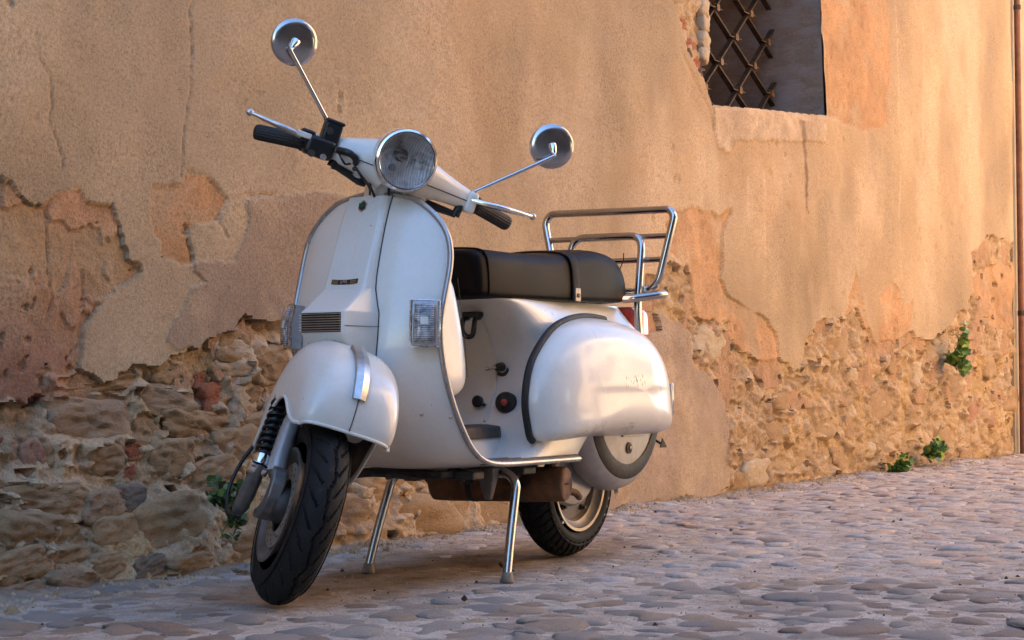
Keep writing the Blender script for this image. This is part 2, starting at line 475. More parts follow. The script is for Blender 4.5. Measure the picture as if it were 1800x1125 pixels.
def stone_material(name, lo, hi, dark):
    m, nt, b = new_mat(name)
    vec = objcoord(nt)
    mp = nd(nt, 'ShaderNodeMapping')
    mp.inputs['Scale'].default_value = (1, 1, 2.2)
    nt.links.new(vec, mp.inputs[0])
    vec = mp.outputs[0]
    a = noise_node(nt, 9, 6, .65, vec, .6)
    c = ramp(nt, a, [(.28, lo), (.55, tuple((x + y) / 2 for x, y in zip(lo, hi))), (.75, hi)])
    c = mix(nt, .5, c, ramp(nt, noise_node(nt, 70, 5, .75, vec), [(.30, (.45, .42, .40)), (.48, (1, 1, 1)), (.75, (1.3, 1.28, 1.22))]), 'MULTIPLY')
    dirt = noise_node(nt, 4.5, 5, .6, vec)
    c = mix(nt, ramp(nt, dirt, [(.45, (0, 0, 0)), (.62, (.75, .75, .75))]), c, dark)
    nt.links.new(c, b.inputs['Base Color'])
    b.inputs['Roughness'].default_value = .92
    b.inputs['Specular IOR Level'].default_value = .15
    h = math_node(nt, 'ADD', noise_node(nt, 40, 7, .7, vec, .4), math_node(nt, 'MULTIPLY', noise_node(nt, 190, 4, .7, vec), .35))
    bump(nt, h, .7, .009, b)
    return m
MORT = (.39, .262, .145)
STM = {'tan': stone_material('tan_stone', (.30, .186, .094), (.42, .275, .150), MORT), 'grey': stone_material('grey_brown_stone', (.27, .178, .105), (.37, .255, .16), MORT),
       'dark': stone_material('dark_grey_stone', (.15, .12, .09), (.25, .20, .15), (.28, .20, .125)), 'red': stone_material('red_brick', (.26, .085, .045), (.38, .155, .085), (.34, .20, .115)),
       'pale': stone_material('pale_limestone', (.40, .30, .19), (.60, .48, .33), MORT), 'pink': stone_material('pinkish_stone', (.31, .155, .10), (.41, .24, .155), MORT)}

house_wall = bpy.data.objects.new('old_wall', None)
col.objects.link(house_wall)
house_wall.location = (0, -.8, 0)
house_wall['label'] = 'old ochre house wall with flaking plaster and exposed rubble stones'
house_wall['category'] = 'wall'

# grid
xs = [2.3]
while xs[-1] > -7.08:
    xs.append(xs[-1] - .0050 * (1 + max(0, 1.3 - xs[-1]) * .30))
xs = np.array(xs)
zs = np.concatenate([np.arange(-.04, .95, .0050), np.arange(.95, 3.06, .0088)])
X, Z = np.meshgrid(xs, zs, indexing='ij')
wx = (fbm(X * 9, Z * 9, 4) - .5) * .080 + (fbm(X * 40, Z * 40, 3) - .5) * .011
wz = (fbm(X * 9 + 31, Z * 9 + 7, 4) - .5) * .075 + (fbm(X * 40 + 5, Z * 40 + 77, 3) - .5) * .011
Xw, Zw = X + wx * 1.2, Z + wz
n1, n2, n3 = fbm(X * 2.2, Z * 2.2, 5), fbm(X * 7 + 3, Z * 7, 5), fbm(X * 24, Z * 24 + 9, 4)
vst = fbm(X * 5, Z * .9 + 4, 4)                                  # vertical weathering streaks
H = np.full(X.shape, .019) + (n1 - .5) * .030 + (n2 - .5) * .007
C = np.zeros(X.shape + (3,))
core = np.zeros(X.shape)
def setc(mask, colr):
    C[mask] = colr
top = np.array([.400, .284, .166])
C[:] = top
C *= (1 + (n1[..., None] - .5) * .62 + (vst[..., None] - .5) * .26)
warm = np.clip((fbm(X * 1.3 + 9, Z * 1.3 + 2, 4) - .48) * 4, 0, 1)[..., None]
C = C * (1 - .45 * warm) + np.array([.45, .285, .155]) * .45 * warm
grime = np.clip((fbm(X * 3 + 50, Z * 1.6 + 20, 5) - .54) * 6, 0, 1)[..., None]
C = C * (1 - .30 * grime) + np.array([.27, .195, .13]) * .30 * grime
pale = np.clip((fbm(X * 2.4 + 80, Z * 1.5 + 60, 5) - .52) * 5, 0, 1)[..., None] * np.clip((1.2 - X) / 3.5, .25, 1)[..., None]
C = C * (1 - .55 * pale) + np.array([.58, .425, .275]) * .55 * pale

def coat(poly, level, colr, var=.3, rough=1.0, warp=1.0, solid=False):
    m = inside(poly, X + wx * warp * 1.2, Z + wz * warp)
    lv = level + (.019 - level) * np.clip((fbm(X * 3.7 + 61, Z * 3.7 + 12, 4) - .47) * 5, 0, 1) if level < .019 else level - (level - .019) * np.clip((fbm(X * 3.7 + 61, Z * 3.7 + 12, 4) - .47) * 5, 0, 1)
    lv = level if solid else lv
    H[m] = (lv + (n1 - .5) * .028 + (n2 - .5) * .010 * rough)[m]
    cc_ = np.array(colr) * (1 + (n2[..., None] - .5) * var * 1.6 + (n3[..., None] - .5) * var)
    res = np.clip((fbm(X * 6 + 33, Z * 6 + 52, 5) - .54) * 7, 0, 1)[..., None] * (.25 if solid else .7)
    C[m] = (cc_ * (1 - res) + C * res)[m]
    core[m] = .25 * rough
    return m

# rubble core
w1, w2, wid = worley(Xw * 7.5, Zw * 10.5)
g1, g2_, gid = worley(Xw * 21 + 3, Zw * 24)
lump = np.clip((w2 - w1) * 1.6, 0, 1)
def rubble(poly, warp=1.0):
    m = inside(poly, X + wx * warp * 1.2, Z + wz * warp)
    hh = -.013 - .003 * np.clip(X + .6, 0, 1) + lump * .020 * (.4 + wid) + (g2_ - g1) * .008 + (n2 - .5) * .036 + (n3 - .5) * .020 + (fbm(X * 55, Z * 70, 3) - .5) * .011
    hh = hh + .024 * np.clip((fbm(X * 4.3 + 5, Z * 4.3 + 88, 4) - .50) * 5, 0, 1) * np.clip((Z - .28) * 4, 0, 1)
    H[m] = hh[m]
    base_ = np.array([.39, .268, .155])
    cc_ = base_ * (1 + (wid[..., None] - .5) * .30 + (n2[..., None] - .5) * .55 + (n3[..., None] - .5) * .5)
    yel = np.clip((fbm(X * 5 + 13, Z * 5 + 71, 4) - .52) * 6, 0, 1)[..., None]
    cc_ = cc_ * (1 - .5 * yel) + np.array([.46, .295, .125]) * .5 * yel
    pal = np.clip((gid - .80) * 8, 0, 1)[..., None] * np.clip((g2_ - g1) * 3, 0, 1)[..., None]
    cc_ = cc_ * (1 - .5 * pal) + np.array([.55, .43, .29]) * .5 * pal
    C[m] = cc_[m]
    core[m] = 1.0
    return m
rub = np.zeros(X.shape, bool)
rub |= rubble(CORE_L)
rub |= rubble(CORE_R)
oA = coat(ORANGE_A, .011, (.385, .212, .110), .5, 2.0)
yl = np.clip((fbm(X * 8 + 4, Z * 6 + 90, 4) - .50) * 7, 0, 1)[..., None]
C[oA] = (C * (1 - .65 * yl) + np.array([.37, .235, .115]) * .65 * yl)[oA]
pk = np.clip((.78 - Z) * 5, 0, 1)[..., None] * np.clip((fbm(X * 4 + 44, Z * 3, 4) - .40) * 4, 0, 1)[..., None]
C[oA] = (C * (1 - .5 * pk) + np.array([.30, .15, .10]) * .5 * pk)[oA]
H[oA & (yl[..., 0] > .5)] -= .006
coat(ORANGE_B, .012, (.43, .232, .108), .25, .7)
coat(PATCH_C, .024, (.320, .222, .145), .14, .25, .8)
coat(PATCH_D, .028, (.355, .258, .178), .18, .3, .8)
for p in (ORANGE_E, ORANGE_T1, ORANGE_T2):
    coat(p, .008, (.465, .272, .138), .28, .8)
coat(ORANGE_R, -.002, (.43, .255, .130), .3, 1.2)
coat(BROWN_W, .015, (.42, .240, .118), .3, .8)
coat(SILL, .025, (.45, .325, .21), .45, 1.0, .35, True)
rub |= rubble(BRICKHOLE, .3)
# tongues of rubble through the coats: remnants hanging on
for x_, z_, w_, h_, c_ in STONES:
    if x_ < -1.5:
        w_ = min(w_, h_ * 2.0)
    ii = np.where(np.abs(xs - x_) < w_ * .95)[0]
    jj = np.where(np.abs(zs - z_) < h_ * .95)[0]
    if len(ii) < 2 or len(jj) < 2:
        continue
    sl = (slice(ii[0], ii[-1] + 1), slice(jj[0], jj[-1] + 1))
    e_ = ((np.abs(Xw[sl] - x_) / (w_ * .5)) ** 2.6 + (np.abs(Zw[sl] - z_) / (h_ * .5)) ** 2.6) ** (1 / 2.6)
    lap = np.exp(-((e_ - 1.02) / .20) ** 2) * np.where(e_ > 1.0, 1, .75)
    amp_ = .015 if x_ > -1.5 else .016
    H[sl] += np.where(rub[sl], amp_ * lap * (.25 + 1.1 * n3[sl]), 0)
rem = rub & (fbm(X * 5.5 + 8, Z * 5.5 + 15, 5) > .60) & (Z > .35)
H[rem] = (.006 + (n1 - .5) * .02 + (n2 - .5) * .01)[rem]
C[rem] = (np.array([.37, .225, .125]) * (1 + (n3[..., None] - .5) * .6))[rem]
# small vertical pits in the orange coats, chips in the rest
p1, p2_, pid = worley(X * 13 + n2 * .8, Z * 9)
pit = (p1 < .08 + .08 * pid) & (pid > .76) & ((np.abs(C[..., 0] / C[..., 2]) > 3.3) | (n1 > .60)) & ~rub
H[pit] -= .007
q1, q2, qid = worley(X * 34, Z * 30)
pit2 = (q1 < .13) & (qid > .93) & ~rub & (n1 > .5)
H[pit2] -= .004
pit3 = (worley(Xw * 16 + 7, Zw * 15)[0] < .20) & oA & (n1 > .50)
H[pit3] -= .007
# holes in the rubble
hole = rub & (w1 < .16) & (wid > .72)
H[hole] -= .035
# cracks
for cr, wd, free in ((CR1, .0030, 1), (CR2, .0026, 1), (CR3, .0042, 1), (CR4, .0045, 1), (CR7, .004, 0), (CR8, .004, 0), (CR9, .003, 0), (CR10, .005, 1), (CR11, .006, 1)):
    k_ = .30 if free else 1.0
    d = seg_dist(cr, X + wx * 1.2 * k_, Z + wz * k_)
    wdx = wd * (1 + np.clip((1.3 - X) * .12, 0, 1)) * (.55 + .9 * fbm(X * 14 + 70, Z * 14, 2))
    H -= .0055 * np.exp(-(d / wdx) ** 2)
# run-off stain below the sill
dst = seg_dist([(-3.60, 1.73), (-3.635, 1.60), (-3.640, 1.45), (-3.645, 1.29)], X + (n3 - .5) * .05, Z)
ms = np.clip(1.25 - dst / np.interp(Z, [1.28, 1.40, 1.60, 1.66, 1.73], [.006, .016, .022, .042, .050]), 0, 1) * (.55 + .9 * n2)
ms = np.clip(ms, 0, 1)[..., None] * ((Z < 1.735) & (Z > 1.27))[..., None]
C *= 1 - ms * (1 - np.array([.50, .45, .43]))
# thin pale drips
for x0, z0, z1 in ((-3.15, 1.45, 1.05), (-4.95, 3.0, .9), (-5.35, 3.0, 1.1), (-2.98, 1.4, 1.2), (-6.2, 2.8, 1.4)):
    md = (np.abs(X - x0 - (fbm(Z * 3, Z * 0 + x0, 2) - .5) * .05) < .010) & (Z < z0) & (Z > z1) & (n3 > .40)
    C[md] = C[md] * .6 + np.array([.56, .42, .28]) * .4
H += batter(X, Z)
V = np.stack([X, H, Z], -1)
xm, zm = .25 * (X[:-1, :-1] + X[1:, :-1] + X[1:, 1:] + X[:-1, 1:]), .25 * (Z[:-1, :-1] + Z[1:, :-1] + Z[1:, 1:] + Z[:-1, 1:])
keepq = ~inside(WINDOW, xm, zm)
kv = np.zeros(X.shape, bool)
kv[:-1, :-1] |= keepq
kv[1:, :-1] |= keepq
kv[1:, 1:] |= keepq
kv[:-1, 1:] |= keepq
for i_, j_ in np.argwhere(kv & inside(WINDOW, X, Z)):                # trim the cut edge to the opening's outline
    best = None
    for (xa, za), (xb, zb) in zip(WINDOW, WINDOW[1:] + WINDOW[:1]):
        dx, dz = xb - xa, zb - za
        t_ = min(1, max(0, ((X[i_, j_] - xa) * dx + (Z[i_, j_] - za) * dz) / (dx * dx + dz * dz)))
        q_ = (xa + t_ * dx, za + t_ * dz)
        d_ = math.hypot(X[i_, j_] - q_[0], Z[i_, j_] - q_[1])
        if best is None or d_ < best[0]:
            best = (d_, q_)
    V[i_, j_, 0], V[i_, j_, 2] = best[1]
me = grid_mesh('plaster', V, len(xs), len(zs), keepq)
set_col(me, 'tint', np.clip(C, .01, 1))
set_attr(me, 'core', core)
me.shade_smooth()
me.set_sharp_from_angle(angle=radians(62))
plaster = link('plaster', me, WALLM, house_wall)

def wall_h(x, z):
    i = min(max(int(np.searchsorted(-xs, -x)), 0), len(xs) - 1)
    j = min(max(int(np.searchsorted(zs, z)), 0), len(zs) - 1)
    return float(H[i, j])

# the wall above and beside the detailed part (out of the picture; it shades the street)
UP = simple('upper_plaster', (.40, .265, .155), .93, 0, .15, 3)
v1, f1 = box_vf((-3.9, -.135, 4.77), (6.8, .30, 3.42))
mesh('upper_wall', v1, f1, UP, house_wall, smooth=False)
v3, f3 = box_vf((-2.4, -.80, 3.2), (9.6, .20, 6.6))
mesh('wall_core', v3, f3, UP, house_wall, smooth=False)
v4, f4 = box_vf((3.65, -.40, 3.2), (2.70, .80, 6.56))
mesh('side_wall', v4, f4, UP, house_wall, smooth=False)
v5, f5 = box_vf((2.25, -.36, 8.2), (5.48, .75, 10.28))  # unseen high block, added to keep the sun off the front opposite
mesh('sun_block_wall', v5, f5, UP, house_wall, smooth=False)
v2, f2 = box_vf((12.6, -1.75, 6.0), (15.1, 1.9, 12.2))  # unseen box, added to cast shade across the lane
th_ = mesh('sun_block_house', v2, f2, UP, None, smooth=False)
th_['label'] = 'unseen house block beside the old wall, added to shade the lane'
th_['category'] = 'house'

# rubble stones
def ico(sub):
    bm = bmesh.new()
    bmesh.ops.create_icosphere(bm, subdivisions=sub, radius=1.0)
    v = np.array([p.co[:] for p in bm.verts])
    f = [tuple(q.index for q in p.verts) for p in bm.faces]
    bm.free()
    return v, f
ICO2, ICO3, ICO4 = ico(2), ico(3), ico(4)
def rock_vf(w, d, h, seed, base_=ICO3, boxy=3.2, amp=.22):
    v0, f0 = base_
    out = []
    for p in v0:
        r = (abs(p[0]) ** boxy + abs(p[1]) ** boxy + abs(p[2]) ** boxy) ** (-1 / boxy)
        q = p * r
        n = mnoise.fractal(Vector((q[0] * 1.1 + seed * 7.1, q[1] * 1.1 + seed * 3.3, q[2] * 1.5)), .9, 2.1, 5)
        n2 = mnoise.noise(Vector((q[0] * .7 + seed * 2.9, q[1] * .7, q[2] * .7 + seed)))
        q = q * (1 + amp * n + amp * .8 * n2)
        if q[1] > .45:
            n4 = mnoise.fractal(Vector((q[0] * 3.2 + seed, seed * 1.7, q[2] * 4.2)), .75, 2.2, 6)
            q[1] = .45 + (q[1] - .45) * .30 + .13 * n4 + .10 * n2 * q[0]
        out.append((q[0] * w / 2, q[1] * d / 2, q[2] * h / 2))
    return out, f0
for i, (x, z, w, h, cl) in enumerate(STONES):
    if x < -1.9 and cl == 'red':
        cl = 'pink'
    big = w * h > .006
    w_, h_ = w * 1.06, h * 1.10
    if x < -1.9:
        w_ = min(w_, h_ * 2.0)
    if cl in ('red', 'pink'):
        w_, h_ = w_ * .78, h_ * .80
    dpt = min(.20, .5 * (w_ + h_))
    v, f = rock_vf(w_, dpt, h_, i + 1, ICO4 if x > -.2 else ICO3, 3.6 if cl != 'red' else 5.0, .20 if x > -1.5 else .30)
    o = mesh('stone', v, f, STM[cl], house_wall, sharp=0)
    bt = float(batter(x, z))
    prot = (.006 if cl not in ('red', 'pink') else -.002) if x > -1.5 else -.001
    rr_ = random.Random(i)
    o.location = (x, bt + prot - dpt * .285 + rr_.uniform(-.008, .012), z)
    o.rotation_euler = (rr_.uniform(-.12, .12), rr_.uniform(-.16, .16), rr_.uniform(-.15, .15))
for i, (x, z, w, h, cl) in enumerate(BRICKS):
    v, f = rock_vf(w, .10, h * .95, 90 + i, ICO3, 7.0, .12)
    o = mesh('brick', v, f, STM[cl], house_wall, sharp=0)
    o.location = (x, -.032, z)
    o.rotation_euler = (0, rng.uniform(-.06, .06), 0)
# stones at the broken jamb of the window
for i, (x, z) in enumerate(((-2.553, 2.18), (-2.556, 2.10), (-2.566, 2.03), (-2.565, 1.955), (-2.56, 1.895))):
    v, f = rock_vf(.075, .10, .085, 140 + i, ICO3, 3.5, .25)
    o = mesh('stone', v, f, STM['pale'], house_wall, sharp=0)
    o.location = (x, -.012, z)

# window recess, grille
JAMB = stone_material('grey_jamb_plaster', (.24, .165, .118), (.38, .275, .205), (.33, .285, .26))
rec = []
DEP = -.62
WEX = [(x + (.022 if x > -3.2 else -.012), z + (-.012 if z < 1.85 else 0)) for x, z in WINDOW]
for x, z in WEX:
    rec.append((x, .004, z))
for x, z in WEX:
    rec.append((x, DEP, z))
n = len(WINDOW)
f = [(k, (k + 1) % n, n + (k + 1) % n, n + k) for k in range(n)]
mesh('window_recess', rec, f, JAMB, house_wall, smooth=False)
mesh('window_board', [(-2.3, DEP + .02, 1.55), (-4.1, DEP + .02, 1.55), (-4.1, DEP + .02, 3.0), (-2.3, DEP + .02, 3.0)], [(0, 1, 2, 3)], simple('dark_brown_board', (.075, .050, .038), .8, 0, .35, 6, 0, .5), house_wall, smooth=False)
GY = -.27
S0, S1, S2 = np.array(STARS[2]), np.array(STARS[5]), np.array(STARS[4])
va, vb = np.array(STARS[5]) - np.array(STARS[2]), np.array(STARS[4]) - np.array(STARS[2])      # down-right and down-left steps
IRON = simple('rusty_iron', (.060, .034, .019), .75, .3, .45, 30, 0, .5)
IRONS = simple('rusty_iron_rosette', (.15, .085, .040), .7, .3, .4, 40, 0, .4)
def in_win(p):
    return -3.95 < p[0] < -2.30 and 1.55 < p[1] < 3.0
for k in range(-6, 7):
    for d, o_, off, nm in ((va, vb, 0.0, 'grille_bar'), (vb, va, .012, 'grille_bar')):
        p = S0 + o_ * k
        ts = [t for t in np.linspace(-6, 6, 241) if in_win(p + d * t)]
        if len(ts) < 3:
            continue
        a, b = p + d * ts[0], p + d * ts[-1]
        dr = (b - a) / np.linalg.norm(b - a)
        pr = np.array([-dr[1], dr[0]])
        vv = []
        for e in (a, b):
            for sx, sy in ((-1, -1), (1, -1), (1, 1), (-1, 1)):
                q = e + pr * sx * .0045
                vv.append((q[0], GY + off + sy * .014, q[1]))
        mesh(nm, vv, [(0, 1, 2, 3), (7, 6, 5, 4), (0, 4, 5, 1), (1, 5, 6, 2), (2, 6, 7, 3), (3, 7, 4, 0)], IRON, house_wall, smooth=False)
for i in range(-6, 7):
    for j in range(-6, 7):
        p = S0 + va * i + vb * j
        if not (-3.86 < p[0] < -2.40 and 1.66 < p[1] < 2.9):
            continue
        c = np.array([p[0], GY + .030, p[1]])
        parts = [box_vf(c, (.030, .022, .030))]
        for a in (0, pi / 2, pi / 4, -pi / 4):
            ln = .14 if a == 0 else (.035 if a == pi / 2 else .055)
            e = np.array([cos(a), 0, sin(a)])
            parts.append(tube_vf([c - e * ln / 2, c, c + e * ln / 2], [.0015, .0055, .0015], 5))
        v, f = join_vf(*parts)
        mesh('grille_rosette', v, f, IRONS, house_wall, smooth=False)

# drainpipe and the neighbour's wall
pipe = tube('drain_pipe', [(-7.150, -.755, 0.0), (-7.150, -.755, 2.0), (-7.145, -.755, 4.0), (-7.145, -.755, 6.3)], .020, simple('rust_brown_paint', (.17, .062, .026), .6, .2, .35, 12, 0, .3), None, 16)
pipe['label'] = 'rusty brown drainpipe running down the far right end of the wall'
pipe['category'] = 'drainpipe'
for z in (.9, 2.9, 4.9):
    lathe('pipe_collar', [(.0215, 0), (.024, .004), (.024, .030), (.0215, .034)], (-7.150, -.755, z), (0, 0, 1), IRON, pipe, 16)
v, f = box_vf((-10.0, -1.20, 3.2), (5.80, .82, 6.5))
nb = mesh('neighbour_wall', v, f, simple('pale_yellow_plaster', (.42, .30, .16), .93, 0, .15, 6), None, smooth=False)
nb['label'] = 'pale yellow wall strip just beyond the rusty drainpipe'
nb['category'] = 'wall'
# ------------------------------------------------------------------ the unseen house across the street, added so its sunlit front lights the lane
opp = bpy.data.objects.new('opposite_house', None)
col.objects.link(opp)
opp.location = (-7.3, 5.3, 0)
opp['label'] = 'unseen ochre house front across the street, added to light the lane'
opp['category'] = 'house'
OPW = simple('sunlit_ochre_plaster', (.72, .51, .315), .9, 0, .10, 2)
v, f = box_vf((0, .30, 3.6), (13.0, .50, 7.3))
mesh('wall', v, f, OPW, opp, smooth=False)
SHUT = simple('brown_shutter', (.10, .06, .035), .6)
for xw in (-5, -2.4, .4, 3.2, 5.4):
    for zw in (1.9, 4.9):
        rbox('window_shutter', (xw, .03, zw), (.95, .06, 1.4), SHUT, opp, .01)
        rbox('window_sill', (xw, .0, zw - .76), (1.15, .14, .08), simple('stone_sill', (.45, .38, .3), .8), opp, .01)
for xw in (-3.7, 1.9):
    rbox('door', (xw, .03, 1.08), (1.0, .06, 2.1), SHUT, opp, .01)

op2 = bpy.data.objects.new('shade_house', None)  # unseen dark house, added to darken the left of the lane
col.objects.link(op2)
op2.location = (8.2, 5.3, 0)
op2['label'] = 'unseen low brown house front across the street, added to darken the lane'
op2['category'] = 'house'
v, f = box_vf((1.9, .30, 2.4), (20.6, .50, 5.2))
mesh('wall', v, f, simple('shade_house_front', (.17, .135, .11), .9, 0, .2, 2), op2, smooth=False)
for xw in (-8.8, -6.0, -3.0, 0.0, 3.0):
    rbox('window_shutter', (xw, .03, 2.2), (.95, .06, 1.5), SHUT, op2, .01)

# ------------------------------------------------------------------ the street
def ground_material():
    m, nt, b = new_mat('dusty_mortar_ground')
    at = nd(nt, 'ShaderNodeAttribute', attribute_name='dirt')
    vec = objcoord(nt)
    a = noise_node(nt, 4, 6, .6, vec)
    c = ramp(nt, a, [(.30, (.42, .325, .25)), (.48, (.57, .47, .38)), (.70, (.67, .575, .48))])
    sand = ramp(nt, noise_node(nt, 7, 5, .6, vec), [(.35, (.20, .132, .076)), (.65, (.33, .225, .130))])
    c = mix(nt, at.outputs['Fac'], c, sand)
    c = mix(nt, .9, c, ramp(nt, noise_node(nt, 85, 6, .85, vec), [(.30, (.38, .35, .33)), (.46, (1, 1, 1)), (.58, (1, 1, 1)), (.72, (1.7, 1.66, 1.58))]), 'MULTIPLY')
    c = mix(nt, .8, c, ramp(nt, noise_node(nt, 22, 5, .7, vec), [(.33, (.62, .57, .53)), (.55, (1, 1, 1)), (.75, (1.2, 1.19, 1.17))]), 'MULTIPLY')
    nt.links.new(c, b.inputs['Base Color'])
    b.inputs['Roughness'].default_value = .9
    b.inputs['Specular IOR Level'].default_value = .2
    h = math_node(nt, 'ADD', noise_node(nt, 30, 6, .7, vec), math_node(nt, 'MULTIPLY', noise_node(nt, 160, 4, .7, vec), .5))
    bump(nt, h, 1.0, .014, b)
    return m
GROUND = ground_material()

def cobble_material(name, lo, hi):
    m, nt, b = new_mat(name)
    vec = objcoord(nt)
    oi = nd(nt, 'ShaderNodeObjectInfo')
    sh = nd(nt, 'ShaderNodeVectorMath', operation='ADD')
    nt.links.new(vec, sh.inputs[0])
    cmb = nd(nt, 'ShaderNodeCombineXYZ')
    nt.links.new(math_node(nt, 'MULTIPLY', oi.outputs['Random'], 40.0), cmb.inputs[0])
    nt.links.new(cmb.outputs[0], sh.inputs[1])
    vec = sh.outputs[0]
    c = ramp(nt, noise_node(nt, 14, 6, .65, vec), [(.3, lo), (.7, hi)])
    c = mix(nt, .5, c, ramp(nt, noise_node(nt, 130, 4, .75, vec), [(.3, (.55, .53, .5)), (.48, (1, 1, 1)), (.75, (1.25, 1.24, 1.2))]), 'MULTIPLY')
    dust = noise_node(nt, 20, 6, .7, vec)
    c = mix(nt, ramp(nt, dust, [(.48, (0, 0, 0)), (.66, (.62, .62, .62))]), c, (.54, .45, .365))
    nt.links.new(c, b.inputs['Base Color'])
    b.inputs['Roughness'].default_value = .74
    b.inputs['Specular IOR Level'].default_value = .35
    bump(nt, math_node(nt, 'ADD', noise_node(nt, 45, 5, .65, vec), math_node(nt, 'MULTIPLY', noise_node(nt, 200, 3, .7, vec), .3)), .9, .009, b)
    return m
COBM = [cobble_material('grey_cobble', (.39, .315, .255), (.52, .43, .36)), cobble_material('tan_cobble', (.43, .305, .205), (.55, .40, .285)), cobble_material('brown_cobble', (.32, .22, .155), (.45, .32, .235)),
        cobble_material('blue_grey_cobble', (.29, .25, .22), (.42, .365, .325)), cobble_material('pale_cobble', (.42, .35, .295), (.54, .46, .39))]

def ground_z_arr(x, y):
    # level where wheels and stand touch
    base_ = (fbm(x * 1.1 + 20.0, y * 1.1 + 9.0, 3) - .5) * .030
    touch = np.ones(x.shape)
    for cx, cy in ((1.265, .012), (0, 0), (.637, .21), (.637, -.21)):
        touch = np.minimum(touch, np.clip((np.hypot(x - cx, y - cy) - .05) / .35, 0, 1))
    return base_ * touch - .001, touch

gx = np.concatenate([np.arange(30, 3.6, -1.2), np.arange(3.6, -8.0, -.022), np.arange(-8.0, -30.0, -.5)])
gy = np.concatenate([np.arange(-.95, 2.6, .020), np.arange(2.6, 5.4, .2)])
GX, GY_ = np.meshgrid(gx, gy, indexing='ij')
gz, tch = ground_z_arr(GX, GY_)
gz = gz + (fbm(GX * 16, GY_ * 16, 4) - .5) * .010 * tch
# earth banked against the foot of the wall
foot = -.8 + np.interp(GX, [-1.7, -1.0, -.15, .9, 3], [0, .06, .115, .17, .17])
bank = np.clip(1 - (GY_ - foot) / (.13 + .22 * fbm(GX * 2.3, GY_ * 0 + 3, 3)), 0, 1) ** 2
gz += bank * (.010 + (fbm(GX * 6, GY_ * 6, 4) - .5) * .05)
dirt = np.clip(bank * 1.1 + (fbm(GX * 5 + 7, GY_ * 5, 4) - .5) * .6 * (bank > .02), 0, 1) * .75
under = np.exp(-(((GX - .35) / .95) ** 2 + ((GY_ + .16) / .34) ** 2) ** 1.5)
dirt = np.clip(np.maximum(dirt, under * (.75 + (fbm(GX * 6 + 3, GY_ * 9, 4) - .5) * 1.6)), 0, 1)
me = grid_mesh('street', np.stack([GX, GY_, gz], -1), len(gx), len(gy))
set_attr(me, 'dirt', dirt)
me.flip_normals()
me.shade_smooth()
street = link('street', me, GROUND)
street['kind'] = 'structure'

def street_z(x, y):
    i = min(max(int(np.searchsorted(-gx, -x)), 0), len(gx) - 1)
    j = min(max(int(np.searchsorted(gy, y)), 0), len(gy) - 1)
    return float(gz[i, j])

# cobbles: flat domes set in the mortar
def cobble_vf(seed, base_):
    v0, f0 = base_
    r = random.Random(seed)
    ex, ey = r.uniform(.85, 1.45), r.uniform(.75, 1.0)
    out = []
    for p in v0:
        q = np.array(p)
        rr_ = (abs(q[0]) ** 2.5 + abs(q[1]) ** 2.5 + abs(q[2]) ** 2.5) ** (-1 / 2.5)
        q = q * rr_
        n = mnoise.fractal(Vector((q[0] * .9 + seed * 5.3, q[1] * .9, q[2] * .6 + seed * 2.1)), .9, 2.0, 4)
        ang = atan2(q[1], q[0])
        poly = 1 + .10 * sin(3 * ang + seed) + .08 * sin(5 * ang + seed * 2.3)
        q = q * (1 + .26 * n)
        out.append((q[0] * ex * poly, q[1] * ey * poly, q[2] * .30 + .035 * mnoise.fractal(Vector((q[0] * 2.5 + seed, q[1] * 2.5, seed)), .8, 2.1, 4)))
    keep = [k for k, q in enumerate(out) if q[2] > -.10]
    mp = {k: i for i, k in enumerate(keep)}
    return [out[k] for k in keep], [tuple(mp[k] for k in q) for q in f0 if all(k in mp for k in q)]
VAR_HI = [cobble_vf(i + 1, ICO3) for i in range(14)]
VAR_LO = [cobble_vf(i + 1, ICO2) for i in range(14)]
CAMV = np.array(CAM_POS)
spots = []
r3 = random.Random(5)
stepx, stepy = .092, .100
nxs, nys = int(11.5 / stepx), int(3.8 / stepy)
for i in range(nxs):
    for j in range(nys):
        x = 3.2 - (i + .5 * (j % 2)) * stepx + r3.uniform(-.028, .028)
        y = -.72 + j * stepy + r3.uniform(-.028, .028)
        size = r3.uniform(.031, .068)
        rot = r3.gauss(.9, .9)
        hgt = .10 + 1.1 * r3.random() ** 1.6
        mi = r3.choices(range(5), (5, 4, 3, 2.5, 2.5))[0]
        drop = r3.random()
        if y < np.interp(x, [-1.7, -1.0, -.15, .9, 3], [-.72, -.66, -.60, -.54, -.54]):
            continue
        d = np.array([x, y, 0]) - CAMV
        dep = d @ np.array(fw)
        if dep < 2.6:
            continue
        u = (d @ np.array(rt2)) / dep * FPX + 900
        vv = 562.5 - (d @ np.array(up2)) / dep * FPX
        seen = -60 < u < 1860 and 0 < vv < 1190
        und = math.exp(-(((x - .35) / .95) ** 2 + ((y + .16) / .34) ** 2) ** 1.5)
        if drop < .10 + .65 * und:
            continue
        touchd = min(math.hypot(x - a, y - b_) for a, b_ in ((1.265, .012), (0, 0), (.637, .21), (.637, -.21)))
        sink = (.0080 * hgt + .0016) * (1 - .7 * und) * (1.0 if touchd > .12 else .15)
        spots.append((dep if seen else 99 + dep, x, y, size, rot, sink, mi, r3.randrange(14)))
spots.sort()
near = [s for s in spots if s[0] < 90][:298]
rest = spots[len(near):]
cmesh = {}
